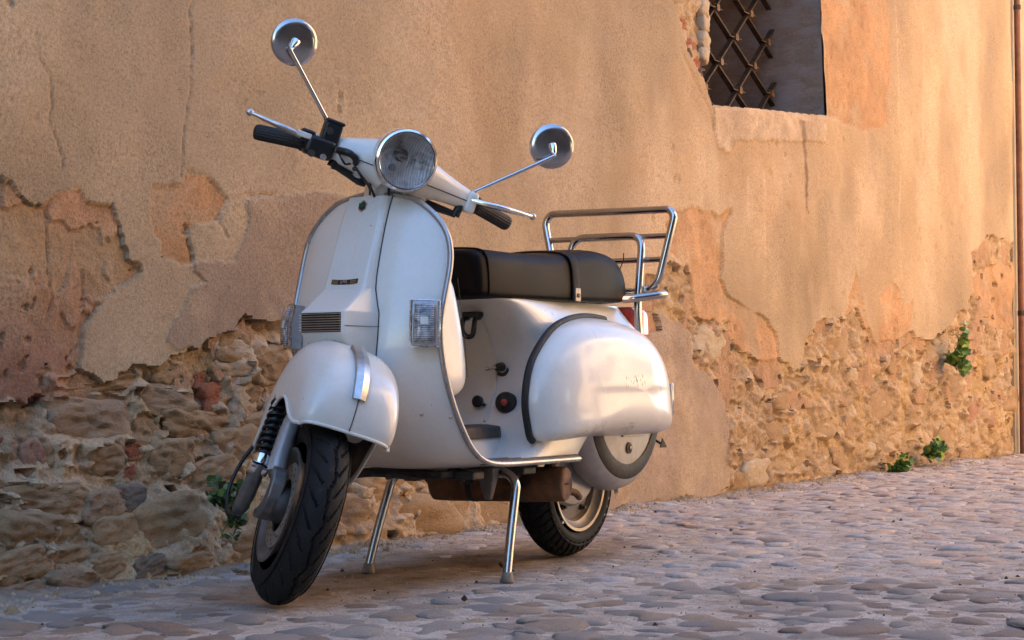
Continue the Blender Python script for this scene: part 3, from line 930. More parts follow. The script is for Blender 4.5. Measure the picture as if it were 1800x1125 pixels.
for dep, x, y, size, rot, sink, mi, k in near:
    key = (k, mi)
    if key not in cmesh:
        v, f = VAR_HI[k]
        mm = bpy.data.meshes.new('cobble')
        mm.from_pydata(v, [], f)
        mm.shade_smooth()
        mm.materials.append(COBM[mi])
        cmesh[key] = mm
    o = link('cobble', cmesh[key], None, street)
    o.location = (x, y, street_z(x, y) + sink - size * .30)
    o.rotation_euler = (r3.uniform(-.07, .07), r3.uniform(-.07, .07), rot)
    o.scale = (size, size, size * .95)
buckets = {}
for dep, x, y, size, rot, sink, mi, k in rest:
    if dep > 99 and (x < -8 or dep > 106):
        continue
    buckets.setdefault(mi, []).append((x, y, size, rot, sink, k))
vs_, fs_, mats_ = [], [], []
off = 0
for mi, L in buckets.items():
    for x, y, size, rot, sink, k in L:
        v, f = VAR_LO[k]
        v = np.array(v) * size
        c_, s_ = cos(rot), sin(rot)
        v = np.stack([x + v[:, 0] * c_ - v[:, 1] * s_, y + v[:, 0] * s_ + v[:, 1] * c_, v[:, 2] * .95 + street_z(x, y) + sink - size * .30], 1)
        vs_.append(v)
        fs_.append(np.array(f) + off)
        mats_.append(np.full(len(f), mi))
        off += len(v)
vs_, fs_, mats_ = np.concatenate(vs_), np.concatenate(fs_), np.concatenate(mats_)
me = bpy.data.meshes.new('distant_cobbles')
me.vertices.add(len(vs_))
me.vertices.foreach_set('co', vs_.astype(np.float32).ravel())
me.loops.add(fs_.size)
me.loops.foreach_set('vertex_index', fs_.astype(np.int32).ravel())
me.polygons.add(len(fs_))
me.polygons.foreach_set('loop_start', np.arange(0, fs_.size, 3, dtype=np.int32))
for mm in COBM:
    me.materials.append(mm)
me.polygons.foreach_set('material_index', mats_.astype(np.int32))
me.update(calc_edges=True)
me.shade_smooth()
o = link('distant_cobbles', me, None, street)
o['kind'] = 'stuff'

# ------------------------------------------------------------------ scooter materials
def paint_material():
    m, nt, b = new_mat('cream_white_paint')
    vec = objcoord(nt)
    grime = noise_node(nt, 5, 6, .65, vec)
    c = ramp(nt, grime, [(.35, (.745, .722, .66)), (.60, (.715, .685, .61)), (.78, (.62, .575, .48))])
    fine = noise_node(nt, 90, 3, .7, vec)
    mott = ramp(nt, fine, [(.30, (.90, .88, .85)), (.55, (1, 1, 1))])
    c = mix(nt, .35, c, mott, 'MULTIPLY')
    vor = nd(nt, 'ShaderNodeTexVoronoi', Scale=26.0, Randomness=1.0)
    nt.links.new(vec, vor.inputs['Vector'])
    keep = nd(nt, 'ShaderNodeSeparateColor')
    nt.links.new(vor.outputs['Color'], keep.inputs[0])
    spot = math_node(nt, 'LESS_THAN', vor.outputs['Distance'], math_node(nt, 'MULTIPLY', keep.outputs[1], .055))
    sel = math_node(nt, 'GREATER_THAN', keep.outputs[0], .66)
    chip = math_node(nt, 'MULTIPLY', spot, sel)
    c = mix(nt, math_node(nt, 'MULTIPLY', chip, .75), c, (.20, .13, .08))
    nt.links.new(c, b.inputs['Base Color'])
    rr = ramp(nt, grime, [(.35, (.26,) * 3), (.75, (.44,) * 3)])
    nt.links.new(rr, b.inputs['Roughness'])
    b.inputs['Coat Weight'].default_value = .6
    b.inputs['Coat Roughness'].default_value = .13
    bump(nt, noise_node(nt, 9, 2, .5, vec), .06, .01, b)
    return m

PAINT = paint_material()
CHROME = simple('chrome', (.78, .77, .75), .12, 1.0, .08, 40)
DULL_CHROME = simple('dull_chrome', (.62, .60, .57), .27, 1.0, .18, 60)
ALU = simple('brushed_aluminium', (.55, .53, .50), .35, 1.0, .15, 60)
TRIM = simple('grey_edge_trim', (.42, .40, .385), .32, .75, .14, 30)
ALPAINT = simple('silver_grey_paint', (.40, .385, .37), .42, .35, .18, 18, .1)
BLACK = simple('black_plastic', (.0065, .006, .006), .42, 0, .3, 50)
RUBBER = simple('black_rubber', (.010, .009, .0085), .62, 0, .35, 45, 0, .25)
MATRUB = simple('worn_brown_rubber_mat', (.085, .067, .055), .62, 0, .3, 40, 0, .3)
RUST = simple('rusty_steel', (.135, .066, .032), .8, .15, .75, 16, 0, .8)
RIMST = simple('brown_dusted_rim_metal', (.34, .285, .225), .45, .55, .25, 22)
DARKMET = simple('dirty_dark_metal', (.055, .045, .038), .6, .4, .4, 25, 0, .5)
RED = simple('red_lens', (.70, .022, .014), .12, 0, .15, 30, 1.0)
REDK = simple('red_cap', (.50, .055, .03), .35, 0, .2, 60)
WHITEP = simple('white_plastic', (.70, .67, .60), .4, 0, .1, 30)
GREEN = simple('green_enamel', (.01, .10, .04), .2, 0, .3, 200, .5)
PLATEK = simple('black_enamel', (.016, .013, .012), .3, 0, .2, 60, .4)
GOLD = simple('gold_stripe', (.36, .20, .08), .4, .4, .2, 90)
LETTER = simple('dull_silver_letters', (.52, .46, .38), .4, .5, .1, 90)
RACKM = simple('worn_rack_chrome', (.50, .47, .44), .17, 1.0, .10, 20)
STANDM = simple('worn_zinc_steel', (.50, .465, .41), .24, 1.0, .12, 9)
STALK = simple('satin_chrome', (.62, .60, .57), .20, 1.0, .03, 9)
MIRRORB = simple('darkened_mirror_chrome', (.46, .445, .44), .20, 1.0, .10, 12)  # base darkened to stand in for dark surroundings mirrored in the chrome
FOOT = simple('worn_tan_foot', (.20, .15, .105), .7, .1, .3, 40)
DARKAL = simple('grimy_cast_aluminium', (.165, .150, .135), .45, .45, .35, 22)
HOSE = simple('black_hose', (.012, .011, .011), .5, 0, .2, 40)

def leather_material():
    m, nt, b = new_mat('dark_brown_black_vinyl')
    vec = objcoord(nt)
    big = noise_node(nt, 6, 5, .6, vec)
    nt.links.new(ramp(nt, big, [(.3, (.0042, .0027, .0020)), (.7, (.0085, .0054, .0037))]), b.inputs['Base Color'])
    nt.links.new(ramp(nt, big, [(.3, (.40,) * 3), (.7, (.52,) * 3)]), b.inputs['Roughness'])
    b.inputs['Specular IOR Level'].default_value = .09
    vor = nd(nt, 'ShaderNodeTexVoronoi', Scale=420.0, feature='DISTANCE_TO_EDGE')
    nt.links.new(vec, vor.inputs['Vector'])
    bump(nt, vor.outputs['Distance'], .12, .001, b)
    return m
VINYL = leather_material()

def glass_material():
    m, nt, b = new_mat('thin_ribbed_lens')
    nt.nodes.remove(b)
    out = nt.nodes['Material Output']
    tr = nd(nt, 'ShaderNodeBsdfTransparent')
    tr.inputs[0].default_value = (.93, .95, .95, 1)
    gl = nd(nt, 'ShaderNodeBsdfGlossy', Roughness=.04)
    ms_ = nt.nodes.new('ShaderNodeMixShader')
    ms_.inputs[0].default_value = .24
    nt.links.new(tr.outputs[0], ms_.inputs[1])
    nt.links.new(gl.outputs[0], ms_.inputs[2])
    nt.links.new(ms_.outputs[0], out.inputs['Surface'])
    return m
GLASS = glass_material()

def reflector_material():
    m, nt, b = new_mat('silvered_reflector')
    vec = objcoord(nt)
    lat = Vector((cos(radians(49)) * 0 - sin(radians(49)), cos(radians(49)), -.28)).normalized()
    dp = nd(nt, 'ShaderNodeVectorMath', operation='DOT_PRODUCT')
    nt.links.new(vec, dp.inputs[0])
    dp.inputs[1].default_value = lat
    st = math_node(nt, 'SINE', math_node(nt, 'MULTIPLY', dp.outputs['Value'], 2 * pi / .0058))
    n = noise_node(nt, 26, 3, .6, vec)
    c = ramp(nt, n, [(.30, (.40, .39, .38)), (.52, (.93, .92, .90))])
    c = mix(nt, .55, c, ramp(nt, math_node(nt, 'ADD', math_node(nt, 'MULTIPLY', st, .5), .5), [(.1, (.50, .50, .52)), (.8, (1, 1, 1))]), 'MULTIPLY')
    nt.links.new(c, b.inputs['Base Color'])
    b.inputs['Metallic'].default_value = .25
    b.inputs['Roughness'].default_value = .22
    h = math_node(nt, 'ADD', math_node(nt, 'MULTIPLY', st, .35), noise_node(nt, 60, 2, .5, vec))
    bump(nt, h, .6, .008, b)
    return m
REFLECT = reflector_material()
SMOKE = simple('grey_ribbed_lens', (.36, .35, .345), .10, .25, .18, 60, .7)
def ribbed_lens():
    m, nt, b = new_mat('ribbed_indicator_lens')
    vec = objcoord(nt)
    wv = nd(nt, 'ShaderNodeTexWave', Scale=62.0, Distortion=.0, bands_direction='Z')
    nt.links.new(vec, wv.inputs['Vector'])
    n = noise_node(nt, 45, 3, .6, vec)
    c = ramp(nt, n, [(.36, (.085, .075, .078)), (.50, (.30, .285, .28)), (.68, (.60, .58, .56))])
    c = mix(nt, .7, c, ramp(nt, wv.outputs['Fac'], [(.2, (.35, .33, .34)), (.8, (1.25, 1.25, 1.25))]), 'MULTIPLY')
    nt.links.new(c, b.inputs['Base Color'])
    b.inputs['Roughness'].default_value = .12
    b.inputs['Coat Weight'].default_value = .8
    bump(nt, wv.outputs['Fac'], .3, .002, b)
    return m
LENSM = ribbed_lens()
SMOKE2 = simple('dark_lens_insert', (.11, .105, .11), .14, .3, .4, 80, .7)

def tread_material():
    m, nt, b = new_mat('tyre_rubber')
    vec = objcoord(nt)
    n = noise_node(nt, 22, 6, .65, vec)
    nt.links.new(ramp(nt, n, [(.3, (.0065, .0055, .005)), (.6, (.011, .0095, .008)), (.8, (.050, .037, .027))]), b.inputs['Base Color'])
    b.inputs['Roughness'].default_value = .72
    b.inputs['Specular IOR Level'].default_value = .3
    bump(nt, noise_node(nt, 160, 3, .6, vec), .25, .001, b)
    return m
TYRE = tread_material()

# ------------------------------------------------------------------ scooter frame and steering
scooter = bpy.data.objects.new('scooter', None)
col.objects.link(scooter)
scooter['label'] = 'cream white vintage motor scooter parked on its centre stand before the old wall'
scooter['category'] = 'scooter'
STEER, RAKE, SX0 = radians(53.40), radians(22.40), 1.2540
_ax = Vector((-sin(RAKE), 0, cos(RAKE)))
_SM = np.array(Matrix.Rotation(STEER, 3, _ax))
_SO = np.array([SX0, 0, 0])

def S(p):
    return _SM @ (np.array(p, float) - _SO) + _SO

# ---- leg shield with floor ---------------------------------------------------
#  key s: centre x, centre z, edge x, edge z, half width
SH = [
    (0.0, .897, .941, .895, .939, .020), (0.3, .900, .936, .893, .932, .066), (0.7, .908, .927, .889, .922, .112),
    (1.4, .922, .905, .886, .899, .150), (2.2, .936, .873, .884, .866, .186), (3.0, .949, .838, .884, .832, .208),
    (4.0, .963, .795, .886, .790, .218), (5.2, .978, .745, .898, .742, .220), (6.5, .990, .690, .915, .690, .219),
    (8.0, .999, .630, .931, .630, .217), (9.2, 1.003, .575, .929, .575, .216), (10.5, 1.004, .515, .911, .510, .215),
    (12, 1.000, .450, .882, .445, .215), (13.2, .985, .395, .850, .393, .215), (14.2, .958, .347, .816, .347, .215),
    (15.2, .915, .309, .776, .312, .215), (16.2, .855, .285, .725, .293, .215), (17.5, .77, .276, .65, .288, .216),
    (19, .66, .275, .56, .288, .217), (21, .50, .278, .44, .288, .219), (23, .31, .280, .30, .288, .220)]
NU = 33
ss = np.concatenate([np.linspace(0, 3, 13)[:-1], np.linspace(3, 17.5, 34)[:-1], np.linspace(17.5, 23, 8)])
SHROWS = []
for s in ss:
    xc, zc, xe, ze, h = interp(SH, s)
    SHROWS.append((xc, zc, xe, ze, h))
# smooth the table
A = np.array(SHROWS)
for _ in range(2):
    B = A.copy()
    B[1:-1] = .25 * A[:-2] + .5 * A[1:-1] + .25 * A[2:]
    B[:4] = A[:4]
    A = B
SHROWS = A
rows = []
for xc, zc, xe, ze, h in SHROWS:
    row = []
    for k in range(NU):
        t = -1 + 2 * k / (NU - 1)
        a = abs(t) ** 2.3
        row.append((xc + (xe - xc) * a, h * t, zc + (ze - zc) * a))
    rows.append(row)
v, f = loft_vf(rows, closed=False)
shield = mesh('leg_shield', v, f, PAINT, scooter, sharp=0)
mod_solid(shield, .005, -1)
mod_sub(shield, 1)
edge = [r[0] for r in rows][::-1] + [r[k] for r in rows[:1] for k in range(4, NU - 4, 6)] + [r[-1] for r in rows]
edge = [np.array(e) + np.array([.001, 0, .0]) for e in edge]
tube('edge_trim', edge, .0075, TRIM, shield, 8)
# screws on the lower shield
for (t, s) in ((.52, 12.6), (.74, 12.75), (.95, 12.9), (-.52, 12.6), (-.74, 12.75)):
    xc, zc, xe, ze, h = interp(SH, s)
    a = abs(t) ** 2.3
    lathe('screw', [(.0045, 0), (.004, .0025), (.001, .0035)], (xc + (xe - xc) * a - .001, h * t, zc + (ze - zc) * a), (.9, t * .45, -.25), ALU, shield, 10)
# rubber strips on the floor
for sy in (1, -1):
    for yy in (.195, .165, .135):
        v, f = box_vf((.50, sy * yy, .2935), (.46 if yy > .19 else .40, .012, .010))
        o = mesh('floor_strip', v, f, MATRUB, shield)
        mod_bevel(o, .003)
# floor tunnel with mat
rings = []
for x, w, zt in [(.405, .030, .362), (.425, .060, .366), (.47, .078, .364), (.56, .086, .358), (.70, .088, .352), (.80, .086, .352)]:
    ring = []
    for yy, zz in [(-1.15, .286), (-1.06, .330), (-.96, zt - .010), (-.85, zt), (-.3, zt + .003), (.3, zt + .003), (.85, zt), (.96, zt - .010), (1.06, .330), (1.15, .286)]:
        ring.append((x, w * yy, zz))
    rings.append(ring)
v, f = loft_vf(rings, closed=False, cap0=True)
mesh('tunnel', v, f, PAINT, shield, sharp=50)
rings = []
for x, w in [(.412, .020), (.420, .050), (.445, .072), (.48, .086), (.60, .094), (.80, .094)]:
    zt = .374
    rings.append([(x, -w, zt - .028), (x, -w * .96, zt), (x, -w * .3, zt + .004), (x, w * .3, zt + .004), (x, w * .96, zt), (x, w, zt - .028)])
v, f = loft_vf(rings, closed=True, cap0=True, cap1=True)
o = mesh('tunnel_mat', v, f, MATRUB, scooter, sharp=35)
mod_bevel(o, .003)
# seam across the floor, a welded bead
tube('floor_seam', [(.545, .09, .291), (.52, .13, .2915), (.49, .17, .2915), (.455, .205, .2915)], .0016, DARKMET, shield, 6)

# ---- nose cover --------------------------------------------------------------
NZ = [  # z, face x, half width of face, base half width, (base x follows the shield)
    (.930, .926, .050, .060, 0), (.905, .938, .054, .063, 0), (.86, .9555, .056, .065, 0), (.80, .9785, .057, .066, 0),
    (.735, 1.0035, .058, .067, 0), (.706, 1.015, .0585, .069, 0), (.662, 1.078, .061, .080, 0), (.652, 1.095, .062, .083, 0),
    (.648, 1.096, .062, .084, 0), (.604, 1.097, .062, .084, 0), (.600, 1.095, .062, .084, 0), (.583, 1.082, .060, .083, 0), (.558, 1.052, .058, .081, 0), (.520, 1.030, .052, .077, 0), (.47, 1.016, .045, .070, 0)]
_tz = sorted((r[1], r[0], r[3], r[2], r[4]) for r in SHROWS[:40])
def shield_x(y, z):
    xc = float(np.interp(z, [a_[0] for a_ in _tz], [a_[1] for a_ in _tz]))
    _te = sorted((r[3], r[2]) for r in SHROWS[:40])
    xe = float(np.interp(z, [a_[0] for a_ in _te], [a_[1] for a_ in _te]))
    h = float(np.interp(z, [a_[0] for a_ in _tz], [a_[4] for a_ in _tz]))
    return xc + (xe - xc) * min(1, abs(y) / h) ** 2.3
NZ = [(z, xf_, w, bw, shield_x(bw, z) - .001) for z, xf_, w, bw, bx in NZ]
rings = []
for z, xf_, w, bw, bx in NZ:
    rings.append([(bx, -bw, z), (bx + (xf_ - bx) * .55, -(bw * .45 + w * .55) - .002, z), (xf_ - .004, -w - .001, z), (xf_, -w + .004, z), (xf_ + .001, 0, z), (xf_, w - .004, z), (xf_ - .004, w + .001, z), (bx + (xf_ - bx) * .55, (bw * .45 + w * .55) + .002, z), (bx, bw, z)])
v, f = loft_vf(rings, closed=False, cap0=True)
nose = mesh('nose_cover', v, f, PAINT, scooter, sharp=12)
mod_bevel(nose, .0012, 2, 16)
# grille: dark recess and slats
v, f = box_vf((1.0975, 0, .626), (.004, .112, .045))
grille = mesh('grille', v, f, BLACK, nose)
for i in range(8):
    v, f = box_vf((1.1015, 0, .6065 + i * .0056), (.006, .114, .0019))
    mesh('slat', v, f, DULL_CHROME if False else RIMST, nose)
for i in range(6):
    v, f = box_vf((1.092, -.0635, .6085 + i * .007), (.008, .004, .0035))
    mesh('grille_tooth', v, f, WHITEP, nose)
# centre crease (a thin raised bead) and dark side seams
tube('centre_bead', [(.9445, 0, .888), (.964, 0, .838), (.984, 0, .786), (1.0015, 0, .741)], .0016, PAINT, nose, 6)
for sy in (1, -1):
    tube('side_seam', [(bx + .0025, sy * (bw + .0006), z) for z, xf_, w, bw, bx in NZ], .0013, DARKMET, nose, 6)
    tube('side_seam', [(1.091, sy * .0640, .618), (1.045, sy * .076, .6175), (.996, sy * .0895, .617)], .0008, DARKMET, nose, 6)
# badge
def oriented(c, fwd, pts, th):
    Bm = basis(fwd)
    front = [np.array(c) + Bm @ np.array([th, p[0], p[1]]) for p in pts]
    back = [np.array(c) + Bm @ np.array([0, p[0], p[1]]) for p in pts]
    n = len(pts)
    return front + back, [tuple(range(n)), tuple(range(2 * n - 1, n - 1, -1))] + [(k, (k + 1) % n, n + (k + 1) % n, n + k) for k in range(n)]
nfw = (cos(radians(21)), 0, sin(radians(21)))
hexa = [(.013 * sx, .0155 * sz) for sx, sz in ((0, 1), (.88, .5), (.88, -.5), (0, -1), (-.88, -.5), (-.88, .5))]
v, f = oriented((.9375, 0, .9045), nfw, hexa, .004)
badge = mesh('badge', v, f, DULL_CHROME, nose)
v, f = oriented((.9413, 0, .9060), nfw, [(.0095 * sx, .0115 * sz) for sx, sz in ((0, 1), (.88, .5), (.88, -.5), (0, -1), (-.88, -.5), (-.88, .5))], .0012)
mesh('badge_field', v, f, PLATEK, nose)
v, f = oriented((.9425, 0, .9068), nfw, [(.0062 * cos(a * pi / 8), .0062 * sin(a * pi / 8)) for a in range(16)], .0014)
mesh('badge_disc', v, f, GREEN, nose)
# name plate with letters
PLC = np.array([1.0085, 0, .7245])
v, f = oriented(PLC, nfw, [(-.0375, -.0065), (-.019, -.0082), (0, -.0087), (.019, -.0082), (.0375, -.0065), (.0375, .0048), (.019, .0032), (0, .0026), (-.019, .0032), (-.0375, .0048)], .0022)
plate = mesh('name_plate', v, f, PLATEK, nose)
Bp = basis(nfw)
for sy in (-1, 1):
    for dz in (.0006, -.0040):
        c = PLC + Bp @ np.array([.0024, sy * .0265, dz - .0004])
        v, f = box_vf(c, (.0008, .0165, .0026), Bp @ np.array(Matrix.Rotation(sy * .085, 3, 'X')))
        mesh('plate_stripe', v, f, GOLD, nose)
tc = bpy.data.curves.new('letters', 'FONT')
tc.body = 'LML'
tc.size = .0105
tc.align_x = 'CENTER'
tc.align_y = 'CENTER'
tc.extrude = .0004
tc.space_character = 1.25
to = bpy.data.objects.new('letters_tmp', tc)
col.objects.link(to)
bpy.context.view_layer.update()
lm = bpy.data.meshes.new_from_object(to.evaluated_get(bpy.context.evaluated_depsgraph_get()))
bpy.data.objects.remove(to)
# text x runs to the reader's right, which is the scooter's +y
TM = np.array([Bp @ np.array([0, 1, 0]), Bp @ np.array([0, 0, 1]), Bp @ np.array([1, 0, 0])]).T
for vv in lm.vertices:
    vv.co = Vector(PLC + Bp @ np.array([.0028, 0, -.0028]) + TM @ np.array(vv.co))
lm.name = 'letters'
lo = link('letters', lm, LETTER, nose)

# ---- front indicators -------------------------------------------------------
for sy in (1, -1):
    c = np.array([.962, sy * .196, .622])
    fwd = np.array([.84, sy * .50, .10])
    Bm = basis(fwd)
    def P(a, b, c_):
        return c + Bm @ np.array([a, b * sy, c_])
    prof = []
    for z in np.linspace(-.052, .052, 9):
        bul = .006 * (1 - (z / .052) ** 2)
        prof.append([P(-.016, -.032, z), P(.010 + bul, -.032, z), P(.014 + bul, -.027, z), P(.013 + bul, 0, z), P(.008 + bul, .026, z), P(.002 + bul, .032, z), P(-.016, .032, z)])
    v, f = loft_vf(prof, True, True, True)
    ind = mesh('front_indicator', v, f, SMOKE, scooter, sharp=30)
    v, f = loft_vf([[P(.0145 + .006 * (1 - (z / .052) ** 2), y, z) for y in (-.024, -.012, 0, .012, .021)] for z in np.linspace(-.044, .044, 9)], False)
    o = mesh('lens', v, f, LENSM, ind, sharp=0)
    mod_solid(o, .002, 1)
    v, f = loft_vf([[P(.0175 + .006 * (1 - (z / .052) ** 2), y, z) for y in (-.010, 0, .008)] for z in np.linspace(-.004, .014, 3)], False)
    mesh('lens_prism', v, f, WHITEP, ind)
    v, f = loft_vf([[P(.0175 + .006 * (1 - (z / .052) ** 2), y, z) for y in (-.016, -.010)] for z in np.linspace(-.022, -.010, 3)], False)
    mesh('lens_prism', v, f, WHITEP, ind)
    fr = [P(.012, -.033, -.053), P(.018, -.033, 0), P(.012, -.033, .053), P(.010, 0, .0535), P(.003, .033, .053), P(.008, .033, 0), P(.003, .033, -.053), P(.010, 0, -.0535)]
    tube('bezel', fr, .0030, DULL_CHROME, ind, 6, True)

# ---- glove box behind the shield --------------------------------------------
rings = []
for z, x, w in [(.775, .872, .150), (.768, .842, .168), (.735, .812, .178), (.69, .796, .181), (.60, .772, .183), (.52, .757, .183), (.485, .757, .182), (.462, .775, .178), (.448, .81, .166), (.444, .86, .15)]:
    x1 = .905
    rings.append([(x1, -w - .004, z), (x + .02, -w - .002, z), (x + .006, -w + .006, z), (x, -w + .022, z), (x - .004, 0, z), (x, w - .022, z), (x + .006, w - .006, z), (x + .02, w + .002, z), (x1, w + .004, z)])
v, f = loft_vf(rings, False, True, True)
glove = mesh('glove_box', v, f, PAINT, scooter, sharp=0)
mod_sub(glove, 1)
tube('lid_seam', [(.815, .186, .735), (.79, .1865, .62), (.775, .1865, .50)], .0009, DARKMET, glove, 6)
lathe('lock', [(.011, 0), (.011, .004), (.007, .006)], (.772, 0, .66), (-1, 0, .2), DULL_CHROME, glove, 14)

# ---- rear body ---------------------------------------------------------------
#  z, front x, rear x, half width front, half width rear, corner exponent
RB = [(.281, .575, .20, .200, .18), (.294, .530, .19, .199, .18), (.312, .488, .17, .196, .18), (.338, .456, .14, .192, .178), (.37, .425, .08, .188, .176),
      (.41, .388, -.05, .184, .172), (.45, .364, -.30, .182, .160), (.50, .354, -.345, .180, .150), (.54, .357, -.352, .177, .145), (.58, .370, -.345, .173, .130), (.62, .396, -.325, .167, .105),
      (.655, .428, -.290, .158, .085), (.68, .462, -.255, .148, .078), (.695, .500, -.24, .140, .074), (.704, .535, -.225, .132, .07), (.708, .50, -.23, .115, .09)]
rings = []
for z, xf_, xr, wf, wr in RB:
    ring = []
    n = 40
    xm = .5 * (xf_ + xr)
    a = .5 * (xf_ - xr)
    for k in range(n):
        th = 2 * pi * (k + .5) / n
        c_, s_ = cos(th), sin(th)
        e = 2 / 5.5
        ux = abs(c_) ** e * (1 if c_ > 0 else -1)
        uy = abs(s_) ** e * (1 if s_ > 0 else -1)
        w = wf + (wr - wf) * (.5 - .5 * ux)
        ring.append((xm + a * ux, w * uy, z))
    rings.append(ring)
v, f = loft_vf(rings, True, False, True)
body = mesh('rear_body', v, f, PAINT, scooter, sharp=0)
mod_sub(body, 1)
tube('body_seam', [(.462, 0, .668), (.424, 0, .648), (.392, 0, .613), (.369, 0, .575), (.3575, 0, .53), (.359, 0, .48), (.377, 0, .425), (.412, 0, .385)], .0042, PAINT, body, 8)
# bag hook
hk = [(.468, -.014, .655), (.490, -.014, .650), (.497, -.014, .625), (.492, -.006, .607), (.487, .010, .607), (.490, .018, .625), (.483, .018, .650), (.462, .018, .655)]
tube('bag_hook', smoothpath(hk, 4), .0068, BLACK, scooter, 8)
rbox('hook_plate', (.472, .002, .662), (.03, .05, .016), BLACK, scooter, .004)
# fuel tap with its dial, choke knob, red key switch
lathe('fuel_tap_dial', [(.026, 0), (.026, .002), (.016, .003), (.016, .0005)], (.354, .018, .528), (1, .05, 0), DARKMET, scooter, 28)
lathe('fuel_tap', [(.012, 0), (.012, .024), (.009, .030)], (.357, .018, .528), (1, .2, -.1), BLACK, scooter, 16)
tube('fuel_lever', [(.386, .020, .527), (.388, .004, .524), (.388, -.012, .522)], .005, DULL_CHROME, scooter, 8)
lathe('choke_knob', [(.005, 0), (.005, .014), (.015, .016), (.016, .026), (.012, .030)], (.372, -.034, .436), (1, .0, .05), BLACK, scooter, 18)
lathe('choke_stem', [(.006, 0), (.006, .012)], (.374, -.018, .426), (1, 0, 0), CHROME, scooter, 10)
lathe('filler_grommet', [(.027, -.02), (.029, .002), (.026, .008), (.012, .009)], (.388, .050, .434), (1, .25, .05), BLACK, scooter, 24)
lathe('red_cap', [(.010, 0), (.010, .011), (.006, .013)], (.392, .0505, .434), (1, .25, .05), REDK, scooter, 6)

# ---- seat --------------------------------------------------------------------
SEAT = [  # x, half width, bottom z, top z, crown
    (.612, .108, .712, .800, .010), (.606, .114, .704, .815, .012), (.585, .1185, .700, .823, .014), (.52, .122, .699, .825, .016), (.42, .127, .699, .822, .017), (.30, .131, .700, .824, .018), (.19, .133, .701, .832, .018),
    (.10, .133, .703, .845, .019), (.02, .131, .705, .853, .020), (-.06, .127, .707, .852, .020), (-.12, .121, .709, .838, .018), (-.155, .113, .711, .812, .014), (-.172, .105, .713, .775, .010), (-.176, .098, .716, .735, .004)]
rings = []
for x, w, zb, zt, cr in SEAT:
    h = zt - zb
    half = [(0, zt + cr * .35), (w * .40, zt + cr * .28), (w * .72, zt), (w * .88, zt - h * .07), (w * .965, zt - h * .22), (w, zt - h * .48), (w * 1.012, zt - h * .80), (w * .995, zb + .004), (w * .94, zb)]
    ring = [(x, -y, z) for y, z in half[::-1]] + [(x, y, z) for y, z in half[1:]]
    rings.append(ring)
v, f = loft_vf(rings, True, True, True)
seat = mesh('seat', v, f, VINYL, scooter, sharp=60)
mod_sub(seat, 1)

def seat_section(x, off=.003):
    w, zb, zt, cr = interp(sorted([(r[0], *r[1:]) for r in SEAT]), x)
    h = zt - zb
    half = [(0, zt + cr * .35), (w * .40, zt + cr * .28), (w * .72, zt), (w * .88, zt - h * .07), (w * .965, zt - h * .22), (w, zt - h * .48), (w * 1.012, zt - h * .80), (w * .995, zb + .004)]
    c = np.array([0, (zt + zb) / 2])
    out = []
    for y, z in half[::-1]:
        out.append((-y, z))
    for y, z in half[1:]:
        out.append((y, z))
    res = []
    for y, z in out:
        d = np.array([y, z]) - c
        d /= np.linalg.norm(d)
        res.append((y + d[0] * off, z + d[1] * off))
    return res
for x in (.575, ):
    tube('piping', smoothpath([(x, y, z) for y, z in seat_section(x, -.0005)], 3), .0028, VINYL, seat, 6)
# strap across the seat
rings = []
pl = [[(x, y, z) for y, z in seat_section(x, o)] for x, o in ((.150, -.004), (.150, .0035), (.156, .0045), (.178, .0045), (.184, .0035), (.184, -.004))]
pl = [smoothpath(q, 3) for q in pl]
v, f = loft_vf([[pl[j][k] for j in range(6)] for k in range(len(pl[0]))], True, True, True)
mesh('strap', v, f, VINYL, seat, sharp=40)
tube('strap_welt', [p for p in pl[4]], .003, BLACK, seat, 6)
rbox('seat_lock', (.166, .1385, .722), (.028, .008, .036), RIMST, seat, .002)
lathe('lock_barrel', [(.006, 0), (.006, .003), (.003, .003)], (.166, .1425, .720), (0, 1, 0), BLACK, seat, 14)

